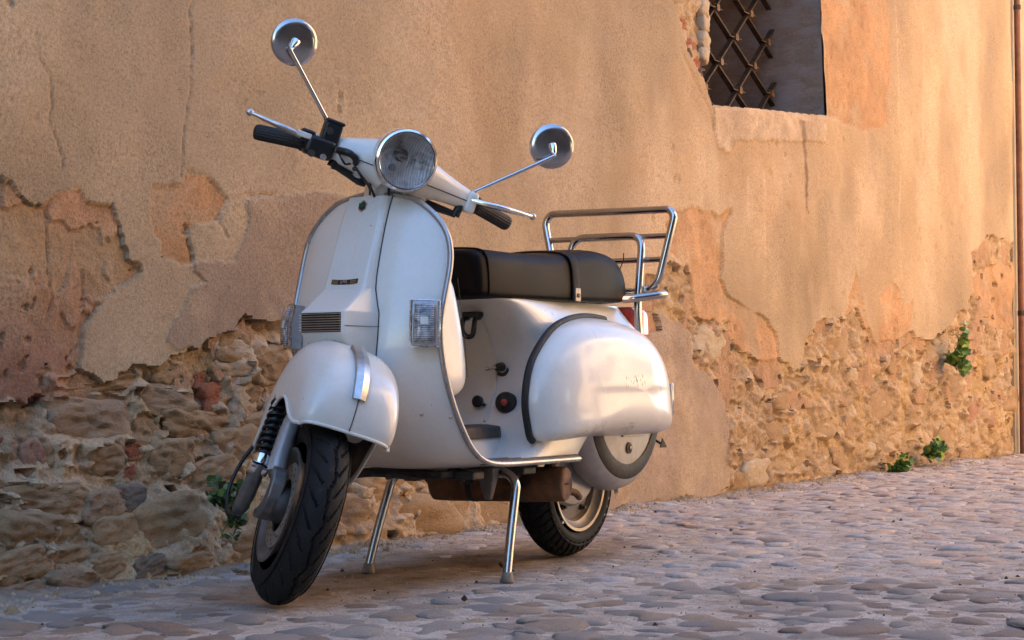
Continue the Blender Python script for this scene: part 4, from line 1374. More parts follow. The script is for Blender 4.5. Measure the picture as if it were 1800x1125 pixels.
# ---- side cowls --------------------------------------------------------------
# outline in side view (x, z), anticlockwise seen from +y
CO = [(.455, .338), (.482, .385), (.492, .447), (.472, .520), (.430, .572), (.362, .622), (.288, .648), (.19, .660), (.08, .655), (-.04, .636), (-.14, .600), (-.225, .545), (-.285, .470), (-.315, .400), (-.318, .358), (-.290, .340), (-.10, .338), (.10, .340), (.25, .341), (.36, .336)]
COs = smoothpath([np.array([x, 0, z]) for x, z in CO], 4, True)
cc = np.array([.06, 0, .46])
def cowl_depth(r, x, z):
    """how far the cowl stands out at relative radius r (0 centre .. 1 outline)"""
    d = .120 * max(0.0, 1 - r ** 4.8) ** .50
    return d
def cowl(sy):
    rings = []
    for r in (1.0, .985, .96, .93, .89, .84, .78, .70, .60, .48, .34, .18, .04):
        ring = []
        for p in COs:
            q = cc + (p - cc) * r
            x, z = q[0], q[2]
            base = .168 - .035 * max(0, (-x) / .32) ** 1.3
            y = base + cowl_depth(r, x, z) * (1.0 - .42 * max(0, (-x + .02) / .34) ** 1.4) * (1 - .10 * max(0, (z - .46) / .2))
            # raised panel with a lower crease
            m = 1 / (1 + math.exp(-(z - .470) / .0045))
            inside = max(0.0, 1 - (r / .9) ** 6)
            y += .0042 * m * inside * (1 if x < .36 else max(0, 1 - (x - .36) / .08))
            m2 = 1 / (1 + math.exp((z - .398) / .006))
            y += .0015 * m2 * max(0, 1 - (r / .99) ** 14)
            ring.append((x, sy * y, z))
        rings.append(ring)
    v, f = loft_vf(rings, True, False, True)
    o = mesh('side_cowl', v, f, PAINT, scooter, sharp=0)
    mod_solid(o, .004, -1)
    mod_sub(o, 1)
    # black rubber strip along the front edge
    k0, k1 = 0, 4 * 8
    st = [p for p in COs[k0:k1 + 1]]
    pts = []
    for p in st:
        d = (p - cc)
        d /= np.linalg.norm(d)
        b_ = .168 - .035 * max(0, (-p[0]) / .32) ** 1.3
        pts.append(np.array([p[0] + d[0] * .002, sy * (b_ + .006), p[2] + d[2] * .002]))
    tube('rubber_strip', pts, .0095, RUBBER, o, 8)
    return o
cowlL = cowl(1)
cowlR = cowl(-1)
# scratches on the left cowl (thin scuffs lying in the paint)
def cowl_surface(x, z):
    dg = bpy.context.evaluated_depsgraph_get()
    ev = cowlL.evaluated_get(dg)
    ok, loc, nrm, _ = ev.ray_cast(Vector((x, 1.0, z)), Vector((0, -1, 0)))
    return (np.array(loc), np.array(nrm)) if ok else (None, None)
bpy.context.view_layer.update()
r2 = random.Random(3)
for (x0, z0, wx_, n, ang) in ((.115, .488, .10, 24, 72), (.115, .372, .10, 20, -45)):
    sv, sf = [], []
    for i in range(n):
        x = x0 + r2.gauss(0, .27) * wx_
        z = z0 + r2.gauss(0, .008)
        a = radians(ang + r2.uniform(-14, 14))
        ln = r2.uniform(.003, .013)
        p, q = cowl_surface(x, z), cowl_surface(x + cos(a) * ln, z + sin(a) * ln)
        if p[0] is None or q[0] is None:
            continue
        a1, a2 = p[0] + p[1] * .0003, q[0] + q[1] * .0003
        vv, ff = tube_vf([a1, (a1 + a2) / 2, a2], [.0002, .00042, .0001], 4)
        sv, sf = join_vf((sv, sf), (vv, ff))
    if sv:
        mesh('scuff', sv, sf, simple('bare_scuffed_metal', (.34, .26, .18), .7, .1, .3, 80), cowlL)
# rear indicators on the cowls
for sy, par in ((1, cowlL), (-1, cowlR)):
    cI = np.array([-.305, sy * .178, .438])
    Bm = basis((-.35, sy * .9, 0))
    v, f = box_vf(cI, (.022, .030, .085), Bm)
    o = mesh('rear_indicator', v, f, SMOKE, par)
    mod_bevel(o, .004)
    v, f = box_vf(cI + Bm @ np.array([.006, 0, 0]), (.006, .036, .092), Bm)
    o = mesh('bezel', v, f, CHROME, par)
    mod_bevel(o, .002)

# ---- tail: rear mudguard, lamp, bumper ------------------------------------------
rings = []
for x, z, w in [(-.20, .47, .10), (-.27, .455, .098), (-.32, .42, .092), (-.345, .375, .088), (-.36, .33, .082)]:
    rings.append([(x, -w, z - .03), (x - .012, -w * .8, z), (x - .02, 0, z + .004), (x - .012, w * .8, z), (x, w, z - .03)])
v, f = loft_vf(rings, False)
mg = mesh('rear_mudguard', v, f, PAINT, scooter, sharp=0)
mod_solid(mg, .004)
rbox('number_plate_bracket', (-.365, .02, .345), (.012, .13, .045), BLACK, scooter, .003)
v, f = oriented((-.335, .135, .303), (.3, 1, 0), [(-.012, -.009), (.016, -.009), (-.002, .018)], .004)
mesh('mudflap_tip', v, f, BLACK, scooter)
tube('mudflap_stay', [(-.30, .06, .36), (-.333, .13, .305)], .004, BLACK, scooter, 6)
rings = []
for x, w, z0, z1 in [(-.27, .078, .624, .706), (-.33, .080, .622, .708), (-.372, .074, .624, .696), (-.392, .060, .632, .674)]:
    rings.append([(x, -w, z0), (x, -w, z1 - .012), (x, -w + .012, z1), (x, w - .012, z1), (x, w, z1 - .012), (x, w, z0)])
v, f = loft_vf(rings, True, True, True)
tl = mesh('tail_lamp', v, f, RED, scooter, sharp=40)
mod_bevel(tl, .004)
rbox('tail_lamp_base', (-.288, 0, .655), (.03, .132, .085), CHROME, tl, .006)

# ---- luggage rack ---------------------------------------------------------------
RX = -.245
def rk(y, z, lean=.10):
    return (RX - (z - .74) * lean, y, z)
rack = bpy.data.objects.new('luggage_rack', None)
col.objects.link(rack)
rack.parent = scooter
hoop = fillet([rk(0, .742), rk(.165, .752), rk(.213, .965), rk(.197, .985), rk(-.205, .992), rk(-.222, .965), rk(-.165, .752), rk(0, .742)], .05, 7)
tube('hoop', hoop, .0112, RACKM, rack, 12)
tube('cross_bar', [rk(-.212, .912), rk(.207, .908)], .0085, RACKM, rack, 10)
tube('cross_bar', [rk(-.19, .842), rk(.188, .840)], .0085, RACKM, rack, 10)
inner = fillet([(-.235, .118, .56), (-.215, .118, .70), rk(.118, .912, .03), rk(-.118, .914, .03), (-.215, -.118, .70), (-.235, -.118, .56)], .045, 7)
tube('inner_hoop', inner, .0112, RACKM, rack, 12)
base = fillet([(-.10, .100, .722), (-.17, .118, .724), (-.245, .185, .738), (-.285, .172, .742), (-.30, 0, .742), (-.285, -.172, .742), (-.245, -.185, .738), (-.17, -.118, .724), (-.10, -.10, .722)], .03, 5)
tube('base_loop', base, .0118, RACKM, rack, 12)
tube('base_bar', [(-.225, -.12, .750), (-.225, .12, .750)], .008, DULL_CHROME, rack, 8)
rbox('hinge', (-.243, .122, .752), (.022, .03, .022), DULL_CHROME, rack, .004)
rbox('hinge', (-.243, -.122, .752), (.022, .03, .022), DULL_CHROME, rack, .004)
tube('loose_wire', smoothpath([(-.20, .03, .745), (-.205, .055, .79), (-.21, .075, .835), (-.21, .078, .86)], 5), .0016, BLACK, rack, 5)
# ---- wheels ------------------------------------------------------------------------
def tyre_vf(Ro, half, groove, nt=720, npf=56):
    Rc = Ro - .052
    rings = []
    for i in range(nt):
        th = 2 * pi * i / nt
        ring = []
        for k in range(npf):
            ph = radians(-122 + 244 * k / (npf - 1))
            d = groove(th, ph)
            a, b = .052 - d, half * (1 - d * 6)
            r = Rc + a * cos(ph) * (1 if cos(ph) > 0 else .55)
            y = b * sin(ph) if abs(ph) < pi / 2 else b * (1 - .28 * (abs(ph) - pi / 2)) * (1 if ph > 0 else -1)
            ring.append((r * cos(th), y, r * sin(th)))
        rings.append(ring)
    v, f = loft_vf(rings + [rings[0]], False)
    return v, f

def front_groove(th, ph):
    n = 26
    c = .10 + .075 * sin(th * n / 2) + .03 * sin(th * n)
    d = 0.0
    if abs(ph - c) < .060:
        d = .006
    a = abs(ph)
    if .32 < a < 1.05:
        step = 2 * pi / n
        ph0 = (th + (.0 if ph > 0 else step / 2) - (a - .32) * (.42 if ph > 0 else .30)) % step
        if abs(ph0 - step / 2) < .015 * (1 if a < .95 else .6):
            d = max(d, .005)
    return d

def rear_groove(th, ph):
    n = 44
    a = abs(ph)
    d = 0.0
    if abs(ph) < .045 or abs(a - .5) < .04:
        d = .007
    step = 2 * pi / n
    ph0 = (th + (0 if ph > 0 else step / 2) - .10 * a) % step
    if .12 < a < 1.30 and abs(ph0 - step / 2) < .022:
        d = max(d, .009 if a > .5 else .006)
    return d

def wheel(name, c, Ro, groove, xf, front):
    c = np.array(c, float)
    w = bpy.data.objects.new(name, None)
    col.objects.link(w)
    w.parent = scooter
    mv = (lambda p: xf(np.array(p) + c)) if xf else (lambda p: np.array(p) + c)
    v, f = tyre_vf(Ro, .047 if front else .052, groove)
    mesh('tyre', v, f, TYRE, w, xf=mv, sharp=38)
    # raised sidewall ridge
    for sy in (1, -1):
        v, f = lathe_vf([(Ro - .030, sy * (.0450 if front else .0500)), (Ro - .031, sy * (.0475 if front else .0525)), (Ro - .034, sy * (.0478 if front else .0528)), (Ro - .036, sy * (.0455 if front else .0505))], (0, 0, 0), (0, 1, 0), 72, False)
        mesh('sidewall_bead', v, f, TYRE, w, xf=mv)
    k = Ro / .21 * (.93 if front else 1.0)
    prof = [(.136 * k, -.046), (.139 * k, -.049), (.139 * k, -.052), (.131 * k, -.051), (.126 * k, -.040), (.112 * k, -.032), (.108 * k, -.02), (.108 * k, .02), (.112 * k, .032), (.126 * k, .040), (.131 * k, .051), (.139 * k, .052), (.139 * k, .049), (.136 * k, .046)]
    v, f = lathe_vf(prof, (0, 0, 0), (0, 1, 0), 56, False)
    mesh('rim', v, f, RIMST if not front else DARKAL, w, xf=mv)
    if front:
        v, f = lathe_vf([(.0001, .012), (.055, .012), (.075, .004), (.112, .004), (.112, -.004), (.075, -.004), (.05, -.03), (.0001, -.03)], (0, 0, 0), (0, 1, 0), 40)
        mesh('wheel_disc', v, f, BLACK, w, xf=mv)
        # brake disc with holes
        n = 72
        vv, ff = [], []
        for ring_r, yy in ((.060, -.043), (.096, -.043), (.096, -.039), (.060, -.039)):
            for i in range(n):
                a = 2 * pi * i / n
                wob = 1 + (.012 * sin(a * 12) if ring_r > .08 else 0)
                vv.append((ring_r * wob * cos(a), yy, ring_r * wob * sin(a)))
        for j in range(4):
            for i in range(n):
                ff.append((j * n + i, j * n + (i + 1) % n, ((j + 1) % 4) * n + (i + 1) % n, ((j + 1) % 4) * n + i))
        mesh('brake_disc', vv, ff, RIMST, w, xf=mv, sharp=30)
        hv, hf = [], []
        for i in range(36):
            a = 2 * pi * i / 36
            rr = (.070, .079, .088)[i % 3]
            q = lathe_vf([(.0032, 0), (.0030, .0006)], (rr * cos(a), -.0432, rr * sin(a)), (0, -1, 0), 8)
            hv, hf = join_vf((hv, hf), q)
        mesh('disc_holes', hv, hf, BLACK, w, xf=mv)
        v, f = lathe_vf([(.040, -.03), (.042, -.05), (.034, -.062), (.02, -.066), (.0001, -.066)], (0, 0, 0), (0, 1, 0), 28)
        mesh('hub', v, f, DARKMET, w, xf=mv)
    else:
        v, f = lathe_vf([(.114, .010), (.100, .020), (.082, .022), (.070, .034), (.052, .040), (.0001, .040)], (0, 0, 0), (0, 1, 0), 40)
        mesh('wheel_disc', v, f, ALPAINT, w, xf=mv)
        v, f = lathe_vf([(.108, -.010), (.09, -.02), (.0001, -.02)], (0, 0, 0), (0, 1, 0), 40)
        mesh('brake_drum', v, f, DARKMET, w, xf=mv)
        for i in range(5):
            a = 2 * pi * (i + .3) / 5
            v, f = lathe_vf([(.009, 0), (.009, .010), (.005, .010), (.005, .018)], (.090 * cos(a), .021, .090 * sin(a)), (0, 1, 0), 6)
            mesh('wheel_nut', v, f, DARKMET, w, xf=mv)
    return w

FA = (1.241, -.018, .212)
wheel('front_wheel', FA, .212, front_groove, S, True)
wheel('rear_wheel', (0, 0, .210), .210, rear_groove, None, False)

# ---- spare wheel with its cover under the left cowl -----------------------------
SPc = (-.075, .085, .420)
sp = lathe('spare_wheel_cover', [(.10, -.03), (.20, -.03), (.222, -.020), (.236, .0), (.238, .022), (.230, .048), (.214, .066), (.205, .0705), (.163, .075), (.05, .082), (.0, .083)], SPc, (0, 1, 0), ALPAINT, scooter, 64, sharp=60, cap=False)
lathe('black_band', [(.163, .0735), (.163, .0775), (.166, .0788), (.202, .0735), (.205, .072), (.205, .0700)], SPc, (0, 1, 0), RUBBER, sp, 64, cap=False)
rbox('cover_handle_slot', (-.095, .1655, .3475), (.125, .006, .014), BLACK, sp, .002)
rbox('cover_handle', (-.095, .1665, .3365), (.125, .006, .006), ALPAINT, sp, .002)
lathe('cover_screw', [(.016, 0), (.016, .003), (.010, .004), (.009, .0015)], (-.075, .1635, .302), (0, 1, 0), DARKMET, sp, 20)
lathe('screw_head', [(.007, 0), (.006, .006), (.003, .008)], (-.075, .1635, .302), (0, 1, 0), RIMST, sp, 12)

# ---- engine, suspension arm and muffler ------------------------------------------------
v, f = lathe_vf([(.02, -.12), (.075, -.11), (.088, -.06), (.092, .0), (.088, .02), (.05, .03), (.0, .03)], (.02, .0, .225), (0, 1, 0), 30)
rings = []
for x, w, z0, z1, y0 in [(.34, .05, .25, .33, -.05), (.26, .08, .235, .38, -.06), (.16, .10, .225, .42, -.07), (.05, .11, .22, .40, -.10), (-.05, .07, .21, .34, -.12)]:
    rings.append([(x, y0 - w, z0 + .02), (x, y0 - w * .7, z1), (x, y0 + w * .7, z1), (x, y0 + w, z0 + .02), (x, y0 + w * .6, z0), (x, y0 - w * .6, z0)])
v, f = loft_vf(rings, True, True, True)
eng = mesh('engine', v, f, DARKMET, scooter, sharp=30)
mod_bevel(eng, .008)
for i in range(9):
    rbox('cooling_fin', (.20 + i * .012, .07, .345), (.004, .10, .07), DARKMET, eng, .001)
v, f = lathe_vf([(.030, -.04), (.05, -.035), (.085, -.02), (.092, 0), (.086, .016), (.06, .022), (.0, .024)], (.055, .040, .235), (.25, 1, .12), 36)
mesh('crankcase_cover', v, f, ALPAINT, scooter, sharp=40)
rbox('suspension_arm', (.16, .055, .262), (.20, .022, .060), ALPAINT, scooter, .010)
mpath = smoothpath([(.315, -.235, .205), (.312, -.225, .208), (.305, -.15, .211), (.300, 0, .215), (.296, .10, .218), (.293, .150, .220), (.291, .172, .221), (.290, .178, .221)], 4)
rr = np.interp(np.linspace(0, 1, len(mpath)), [0, .06, .25, .55, .78, .90, .97, 1], [.028, .036, .042, .044, .044, .041, .028, .012])
muf = tube('muffler', mpath, list(rr), RUST, scooter, 24, sq=(1.0, 1.05))
tube('muffler_seam', [(.337, -.20, .203), (.342, -.10, .211), (.345, .06, .216), (.333, .165, .221), (.30, .187, .222)], .0028, RUST, muf, 6)
tube('exhaust_pipe', smoothpath([(.27, .10, .245), (.22, .10, .30), (.20, .04, .33), (.22, -.02, .33)], 6), .014, RUST, muf, 12)
tube('tail_pipe', smoothpath([(.245, .12, .208), (.17, .13, .190), (.12, .115, .175)], 5), .010, RUST, muf, 10)
lathe('muffler_end_hole', [(.016, 0), (.016, .002)], (.318, -.236, .203), (.35, -.9, -.1), BLACK, muf, 16)
rbox('muffler_bracket', (.42, -.045, .245), (.010, .035, .050), DARKMET, scooter, .003)
# under-floor cross members, brake pedal linkage, cables
rbox('cross_member', (.70, 0, .262), (.05, .34, .020), DARKMET, scooter, .004)
rbox('cross_member', (.48, 0, .264), (.06, .36, .018), DARKMET, scooter, .004)
rbox('underfloor_rail', (.72, -.16, .262), (.30, .03, .022), DARKMET, scooter, .004)
rbox('underfloor_rail', (.60, .10, .266), (.36, .03, .016), DARKMET, scooter, .004)
rbox('brake_linkage', (.84, -.17, .258), (.10, .045, .020), BLACK, scooter, .004)
for i, (y0, z0) in enumerate(((-.05, .262), (-.02, .258), (.03, .260))):
    tube('control_cable', smoothpath([(.86, y0 - .02, z0 + .01), (.70, y0, z0 - .008), (.52, y0 + .02, z0 - .006), (.36, y0 + .03, z0 + .01), (.22, y0 + .02, z0 + .03)], 6), .004, HOSE, scooter, 6)

# ---- centre stand ----------------------------------------------------------------------
stand = bpy.data.objects.new('centre_stand', None)
col.objects.link(stand)
stand.parent = scooter
for sy in (1, -1):
    leg = fillet([(.637, sy * .2095, .018), (.612, sy * .203, .10), (.560, sy * .190, .242), (.548, sy * .150, .264), (.545, sy * .02, .266)], .045, 8)
    tube('leg', leg, .0115, STANDM, stand, 14)
    lathe('rubber_foot', [(.010, .026), (.0130, .023), (.0140, .014), (.0165, .008), (.0180, .003), (.0170, 0.0)], (.639, sy * .2105, .0), (-.14, -.03 * sy, 1), FOOT, stand, 18)
rings = []
for z, a, b in [(.275, .020, .026), (.25, .018, .022), (.215, .013, .013), (.195, .010, .008)]:
    rings.append([(.575 - a * .5, .118 - b, z), (.575 + a, .118 - b, z), (.575 + a, .118 + b, z), (.575 - a * .5, .118 + b, z)])
v, f = loft_vf(rings, True, True, True)
o = mesh('stand_bracket', v, f, DARKAL, scooter, sharp=30)
mod_bevel(o, .003)
rbox('stand_bracket', (.57, -.118, .255), (.03, .04, .04), DARKMET, scooter, .004)

# ---- front fender (steering frame) --------------------------------------------------------
FEN = [  # centre x, z ; side edge x, z ; half width
    (1.352, .420, 1.318, .405, .098), (1.353, .445, 1.312, .404, .105), (1.347, .475, 1.300, .402, .110), (1.332, .508, 1.280, .404, .114), (1.302, .540, 1.255, .412, .117),
    (1.255, .566, 1.225, .424, .119), (1.19, .582, 1.190, .436, .122), (1.12, .586, 1.150, .428, .125), (1.05, .568, 1.115, .395, .127), (1.00, .530, 1.085, .355, .128), (.972, .475, 1.062, .318, .127), (.962, .415, 1.045, .290, .124), (.965, .360, 1.035, .272, .118)]
FENs = smoothpath([np.array(r) for r in FEN], 4)
def fender_rows(off=0.0):
    rows = []
    for xc, zc, xe, ze, w in FENs:
        row = []
        for k in range(25):
            t = -1 + 2 * k / 24
            th = abs(t) * pi / 2
            lat = sin(th) ** .66
            drop = 1 - cos(th) ** .60 if th < pi / 2 - 1e-6 else 1.0
            row.append((xc + (xe - xc) * drop, (1 if t > 0 else -1) * lat * w, zc + (ze - zc) * drop))
        rows.append(row)
    return rows
frow = fender_rows()
v, f = loft_vf(frow, False)
fender = mesh('front_fender', v, f, PAINT, scooter, sharp=0, xf=S)
fender.data.materials.append(DARKMET)
mod_solid(fender, .004, -1).modifiers['thickness'].material_offset = 1
mod_sub(fender, 1)
rim_path = [r[0] for r in frow]
tube('fender_lip', [np.array(p) for p in rim_path], .0045, PAINT, fender, 8, xf=S)
tube('fender_lip', [np.array(r[-1]) for r in frow], .0045, PAINT, fender, 8, xf=S)
tube('fender_lip', [np.array(p) for p in frow[0]], .0040, PAINT, fender, 8, xf=S)
seam = [np.array(frow[i][12]) + np.array([.0015, 0, .001]) for i in range(0, 22)]
tube('fender_seam', seam, .0011, DARKMET, fender, 6, xf=S)
# crest: aluminium trim on the fender's ridge
rings = []
n0, n1 = 10, 26
for i in range(n0, n1):
    p = np.array(frow[i][12])
    q = np.array(frow[min(i + 1, n1)][12]) - np.array(frow[max(i - 1, 0)][12])
    q /= np.linalg.norm(q)
    nrm = np.array([q[2], 0, -q[0]])
    if nrm[2] < 0:
        nrm = -nrm
    k = (i - n0) / (n1 - 1 - n0)
    w = .0175 if k > .12 else .0165
    h = .011
    rings.append([p + np.array([0, -w, 0]) - nrm * .004, p + nrm * h * .72 + np.array([0, -w * .85, 0]), p + nrm * (h + .002), p + nrm * h * .72 + np.array([0, w * .85, 0]), p + np.array([0, w, 0]) - nrm * .004])
v, f = loft_vf(rings, True, True, True)
mesh('fender_crest', v, f, ALU, fender, sharp=25, xf=S)

# ---- fork, shock absorber, link ----------------------------------------------------------------
tube('fork_leg', smoothpath([(1.06, -.015, .60), (1.10, -.050, .48), (1.145, -.078, .39), (1.188, -.090, .315), (1.212, -.092, .272)], 5), .0205, ALPAINT, scooter, 16, xf=S)
shock = bpy.data.objects.new('shock_absorber', None)
col.objects.link(shock)
shock.parent = scooter
a, b = np.array([1.092, -.108, .432]), np.array([1.192, -.126, .262])
hel = []
dirv = (b - a) / np.linalg.norm(b - a)
u_, q_, w_ = frame_axes(dirv)
L_ = np.linalg.norm(b - a)
for i in range(150):
    t = i / 149
    hel.append(a + dirv * L_ * (.10 + .72 * t) + .0175 * (u_ * cos(t * 2 * pi * 8.5) + q_ * sin(t * 2 * pi * 8.5)))
tube('spring', hel, .0048, BLACK, shock, 7, xf=S)
tube('damper_rod', [a, a + dirv * L_ * .95], .011, BLACK, shock, 12, xf=S)
lathe('lower_cup', [(.010, 0), (.0215, .004), (.0225, .020), (.018, .030), (.016, .045)], a + dirv * L_ * .80, dirv, CHROME, shock, 20, xf=S)
lathe('upper_cup', [(.010, 0), (.019, .002), (.019, .016)], a + dirv * L_ * .04, dirv, DULL_CHROME, shock, 18, xf=S)
# swing link and its covers
def slab(name, pts, y0, y1, mat, par, bev=.006):
    n = len(pts)
    v = [(x, y0, z) for x, z in pts] + [(x, y1, z) for x, z in pts]
    f = [tuple(range(n))[::-1], tuple(range(n, 2 * n))] + [(k, (k + 1) % n, n + (k + 1) % n, n + k) for k in range(n)]
    o = mesh(name, v, f, mat, par, xf=S, sharp=30)
    mod_bevel(o, bev, 3)
    return o
slab('swing_link', [(1.222, .290), (1.246, .286), (1.266, .262), (1.272, .226), (1.258, .190), (1.226, .168), (1.186, .160), (1.176, .178), (1.206, .190), (1.234, .216), (1.240, .250), (1.222, .272)], -.104, -.072, DARKAL, scooter, .005)
rings = []
for x, z, a_, b_ in [(1.206, .276, .013, .014), (1.203, .262, .015, .017), (1.196, .240, .0165, .019), (1.180, .205, .0175, .020), (1.158, .165, .016, .018), (1.146, .147, .009, .010)]:
    rings.append([(x + a_ * cos(t_), -.130 + b_ * sin(t_), z + a_ * .35 * cos(t_)) for t_ in [pi / 4 * q_ + pi / 8 for q_ in range(8)]])
v, f = loft_vf(rings, True, True, True)
o = mesh('link_cover', v, f, DARKAL, scooter, xf=S, sharp=30)
mod_bevel(o, .003, 2, 30)
lathe('lower_eye', [(.012, -.022), (.016, -.018), (.016, .018), (.012, .022)], (1.200, -.130, .268), (0, 1, 0), CHROME, shock, 18, xf=S)
slab('brake_caliper', [(1.12, .26), (1.17, .27), (1.185, .23), (1.15, .19), (1.11, .20)], -.075, -.055, BLACK, scooter)
tube('brake_hose', smoothpath([(1.055, -.112, .335), (1.045, -.132, .275), (1.050, -.145, .225), (1.080, -.152, .178), (1.125, -.148, .148), (1.165, -.135, .145)], 6), .0045, HOSE, scooter, 8, xf=S)

# ---- handlebar casting with headlamp (steering frame) ----------------------------------------
hb = bpy.data.objects.new('handlebar', None)
col.objects.link(hb)
hb.parent = scooter
LC = np.array([1.000, 0, 1.030])            # centre of the lamp's front ring
LAX = np.array([.998, 0, -.035])
rings = []
Bl = basis(LAX)
for d, ry, rz, dz in [(0.0, .0700, .0715, 0), (-.012, .0735, .075, 0), (-.035, .0735, .0745, 0), (-.065, .0700, .0705, -.001), (-.095, .061, .062, -.005), (-.122, .046, .047, -.012), (-.140, .027, .028, -.02), (-.147, .006, .006, -.023)]:
    ring = []
    for k in range(36):
        th = 2 * pi * k / 36
        ring.append(LC + Bl @ np.array([d, ry * cos(th), rz * sin(th) + dz]))
    rings.append(ring)
v, f = loft_vf(rings, True, False, True)
mesh('lamp_housing', v, f, PAINT, hb, xf=S, sharp=0)
lathe('lamp_rim', [(.0715, -.010), (.0745, -.004), (.0748, .006), (.0725, .013), (.068, .0155), (.0645, .014), (.0635, .008), (.0635, -.004)], LC, LAX, CHROME, hb, 56, xf=S, cap=False)
lathe('rim_gasket', [(.0640, .0100), (.0655, .0150), (.0672, .0160), (.0668, .012)], LC, LAX, BLACK, hb, 56, xf=S, cap=False)
lathe('reflector', [(.0635, .006), (.055, -.008), (.042, -.024), (.026, -.037), (.012, -.042), (.0, -.042)], LC, LAX, REFLECT, hb, 44, xf=S, cap=False)
lathe('bulb_shield', [(.0, .0), (.013, -.002), (.0155, -.010), (.0155, -.030)], LC + np.array([0, -.010, .008]), LAX, DARKMET, hb, 24, xf=S, cap=False)
lathe('pilot_bulb', [(.0, -.004), (.008, -.007), (.009, -.016)], LC + np.array([0, -.022, -.026]), LAX, DARKMET, hb, 18, xf=S, cap=False)
# ribbed lens: shallow dome with vertical flutes
rings = []
for i in range(15):
    r = .0640 * i / 14
    ring = []
    for k in range(96):
        th = 2 * pi * k / 96
        y, z = r * cos(th), r * sin(th)
        dome = .0185 - .0060 * (r / .064) ** 2
        flute = .00045 * sin(y * 2 * pi / .0055) * (1 if abs(z) < .05 else .3)
        blk = .0004 * sin(z * 2 * pi / .016) if y > .015 else 0
        ring.append(LC + Bl @ np.array([dome + flute + blk, y, z]))
    rings.append(ring)
v1, f1 = loft_vf(rings, True)
rings2 = [[LC + Bl @ np.array([.0150 - .0060 * (i / 14) ** 2, .0640 * i / 14 * cos(2 * pi * k / 96), .0640 * i / 14 * sin(2 * pi * k / 96)]) for k in range(96)] for i in range(15)]
v2, f2 = loft_vf(rings2, True)
V, F = join_vf((v1, f1), (v2, f2))
n = 96
o2 = 15 * n
F += [(14 * n + k, 14 * n + (k + 1) % n, o2 + 14 * n + (k + 1) % n, o2 + 14 * n + k) for k in range(n)]
mesh('lamp_lens', v1, f1, GLASS, hb, xf=S, sharp=0)
# neck
rings = []
for x, z, rx, ry in [(.862, .905, .046, .040), (.872, .945, .046, .042), (.885, .972, .050, .048), (.905, .990, .058, .056)]:
    rings.append([(x + rx * cos(2 * pi * k / 24), ry * sin(2 * pi * k / 24), z) for k in range(24)])
v, f = loft_vf(rings, True, True, True)
mesh('neck', v, f, PAINT, hb, xf=S)
# arms
for sy in (1, -1):
    rings = []
    for y, x, z, rx, rz in [(.030, .915, 1.008, .064, .060), (.055, .919, 1.009, .058, .054), (.085, .918, 1.008, .047, .045), (.12, .912, 1.005, .038, .0365), (.16, .903, 1.001, .0305, .0295), (.20, .894, .9965, .027, .0255), (.218, .890, .995, .026, .025)]:
        ring = []
        for k in range(24):
            th = 2 * pi * k / 24
            e = .8
            cx, sx = cos(th), sin(th)
            ring.append((x + rx * abs(cx) ** e * (1 if cx > 0 else -1), sy * y, z + rz * abs(sx) ** e * (1 if sx > 0 else -1)))
        rings.append(ring)
    v, f = loft_vf(rings, True, True, True)
    mesh('arm', v, f, PAINT, hb, xf=S, sharp=40)
    # joint line between top cover and lower casting
    tube('cover_seam', [(.977, sy * .058, .994), (.966, sy * .085, .995), (.951, sy * .12, .995), (.934, sy * .16, .9945), (.9215, sy * .195, .994)], .0014, DARKMET, hb, 6, xf=S)
    # grip with lengthwise flutes
    g0, g1 = np.array([.888, sy * .218, .994]), np.array([.840, sy * .332, .979])
    gd = (g1 - g0) / np.linalg.norm(g1 - g0)
    u_, q_, w_ = frame_axes(gd)
    rings = []
    gl = np.linalg.norm(g1 - g0)
    for h, r in [(0, .019), (.004, .0215), (.010, .0215), (.012, .0185), (.06, .0180), (gl - .010, .0180), (gl - .003, .0165), (gl, .011)]:
        ring = []
        for k in range(72):
            th = 2 * pi * k / 72
            rr = r + (.0009 if (k // 2) % 2 else -.0004)
            ring.append(g0 + gd * h + rr * (u_ * cos(th) + q_ * sin(th)))
        rings.append(ring)
    v, f = loft_vf(rings, True, True, True)
    mesh('grip', v, f, RUBBER, hb, xf=S, sharp=60)
    # lever with ball end
    lv = smoothpath([(.918, sy * .205, 1.000), (.936, sy * .238, 1.002), (.938, sy * .275, 1.006), (.926, sy * .320, 1.010), (.910, sy * .362, 1.014)], 6)
    rl = np.interp(np.linspace(0, 1, len(lv)), [0, .2, .6, .9, 1], [.0095, .0095, .0100, .0065, .0050])
    tube('lever', lv, list(rl), CHROME if sy > 0 else ALU, hb, 12, xf=S, sq=(1.25, .75))
    lathe('lever_ball', [(.0, -.009), (.0055, -.0075), (.0088, -.002), (.0088, .002), (.0055, .0075), (.0, .009)], (.908, sy * .365, 1.0145), (0, 1, 0), ALU, hb, 16, xf=S)

# right side: brake master cylinder, lever bracket, hose
rbox('master_cylinder', (.925, -.174, 1.030), (.044, .043, .056), BLACK, hb, .006, xf=S)
rbox('reservoir_cap', (.925, -.174, 1.060), (.048, .047, .009), BLACK, hb, .004, xf=S)
lathe('sight_glass', [(.009, 0), (.009, .003)], (.9465, -.182, 1.036), (1, 0, 0), DARKMET, hb, 16, xf=S)
rbox('lever_bracket', (.922, -.190, .992), (.060, .070, .048), BLACK, hb, .010, xf=S)
rbox('pivot_block', (.932, -.226, 1.008), (.034, .034, .030), BLACK, hb, .006, xf=S)
lathe('clamp_bolt', [(.0075, 0), (.0075, .005), (.004, .006)], (.953, -.178, .973), (1, 0, 0), ALU, hb, 12, xf=S)
lathe('clamp_bolt', [(.0085, 0), (.0085, .005), (.004, .006)], (.953, -.207, .972), (1, 0, 0), DARKMET, hb, 12, xf=S)
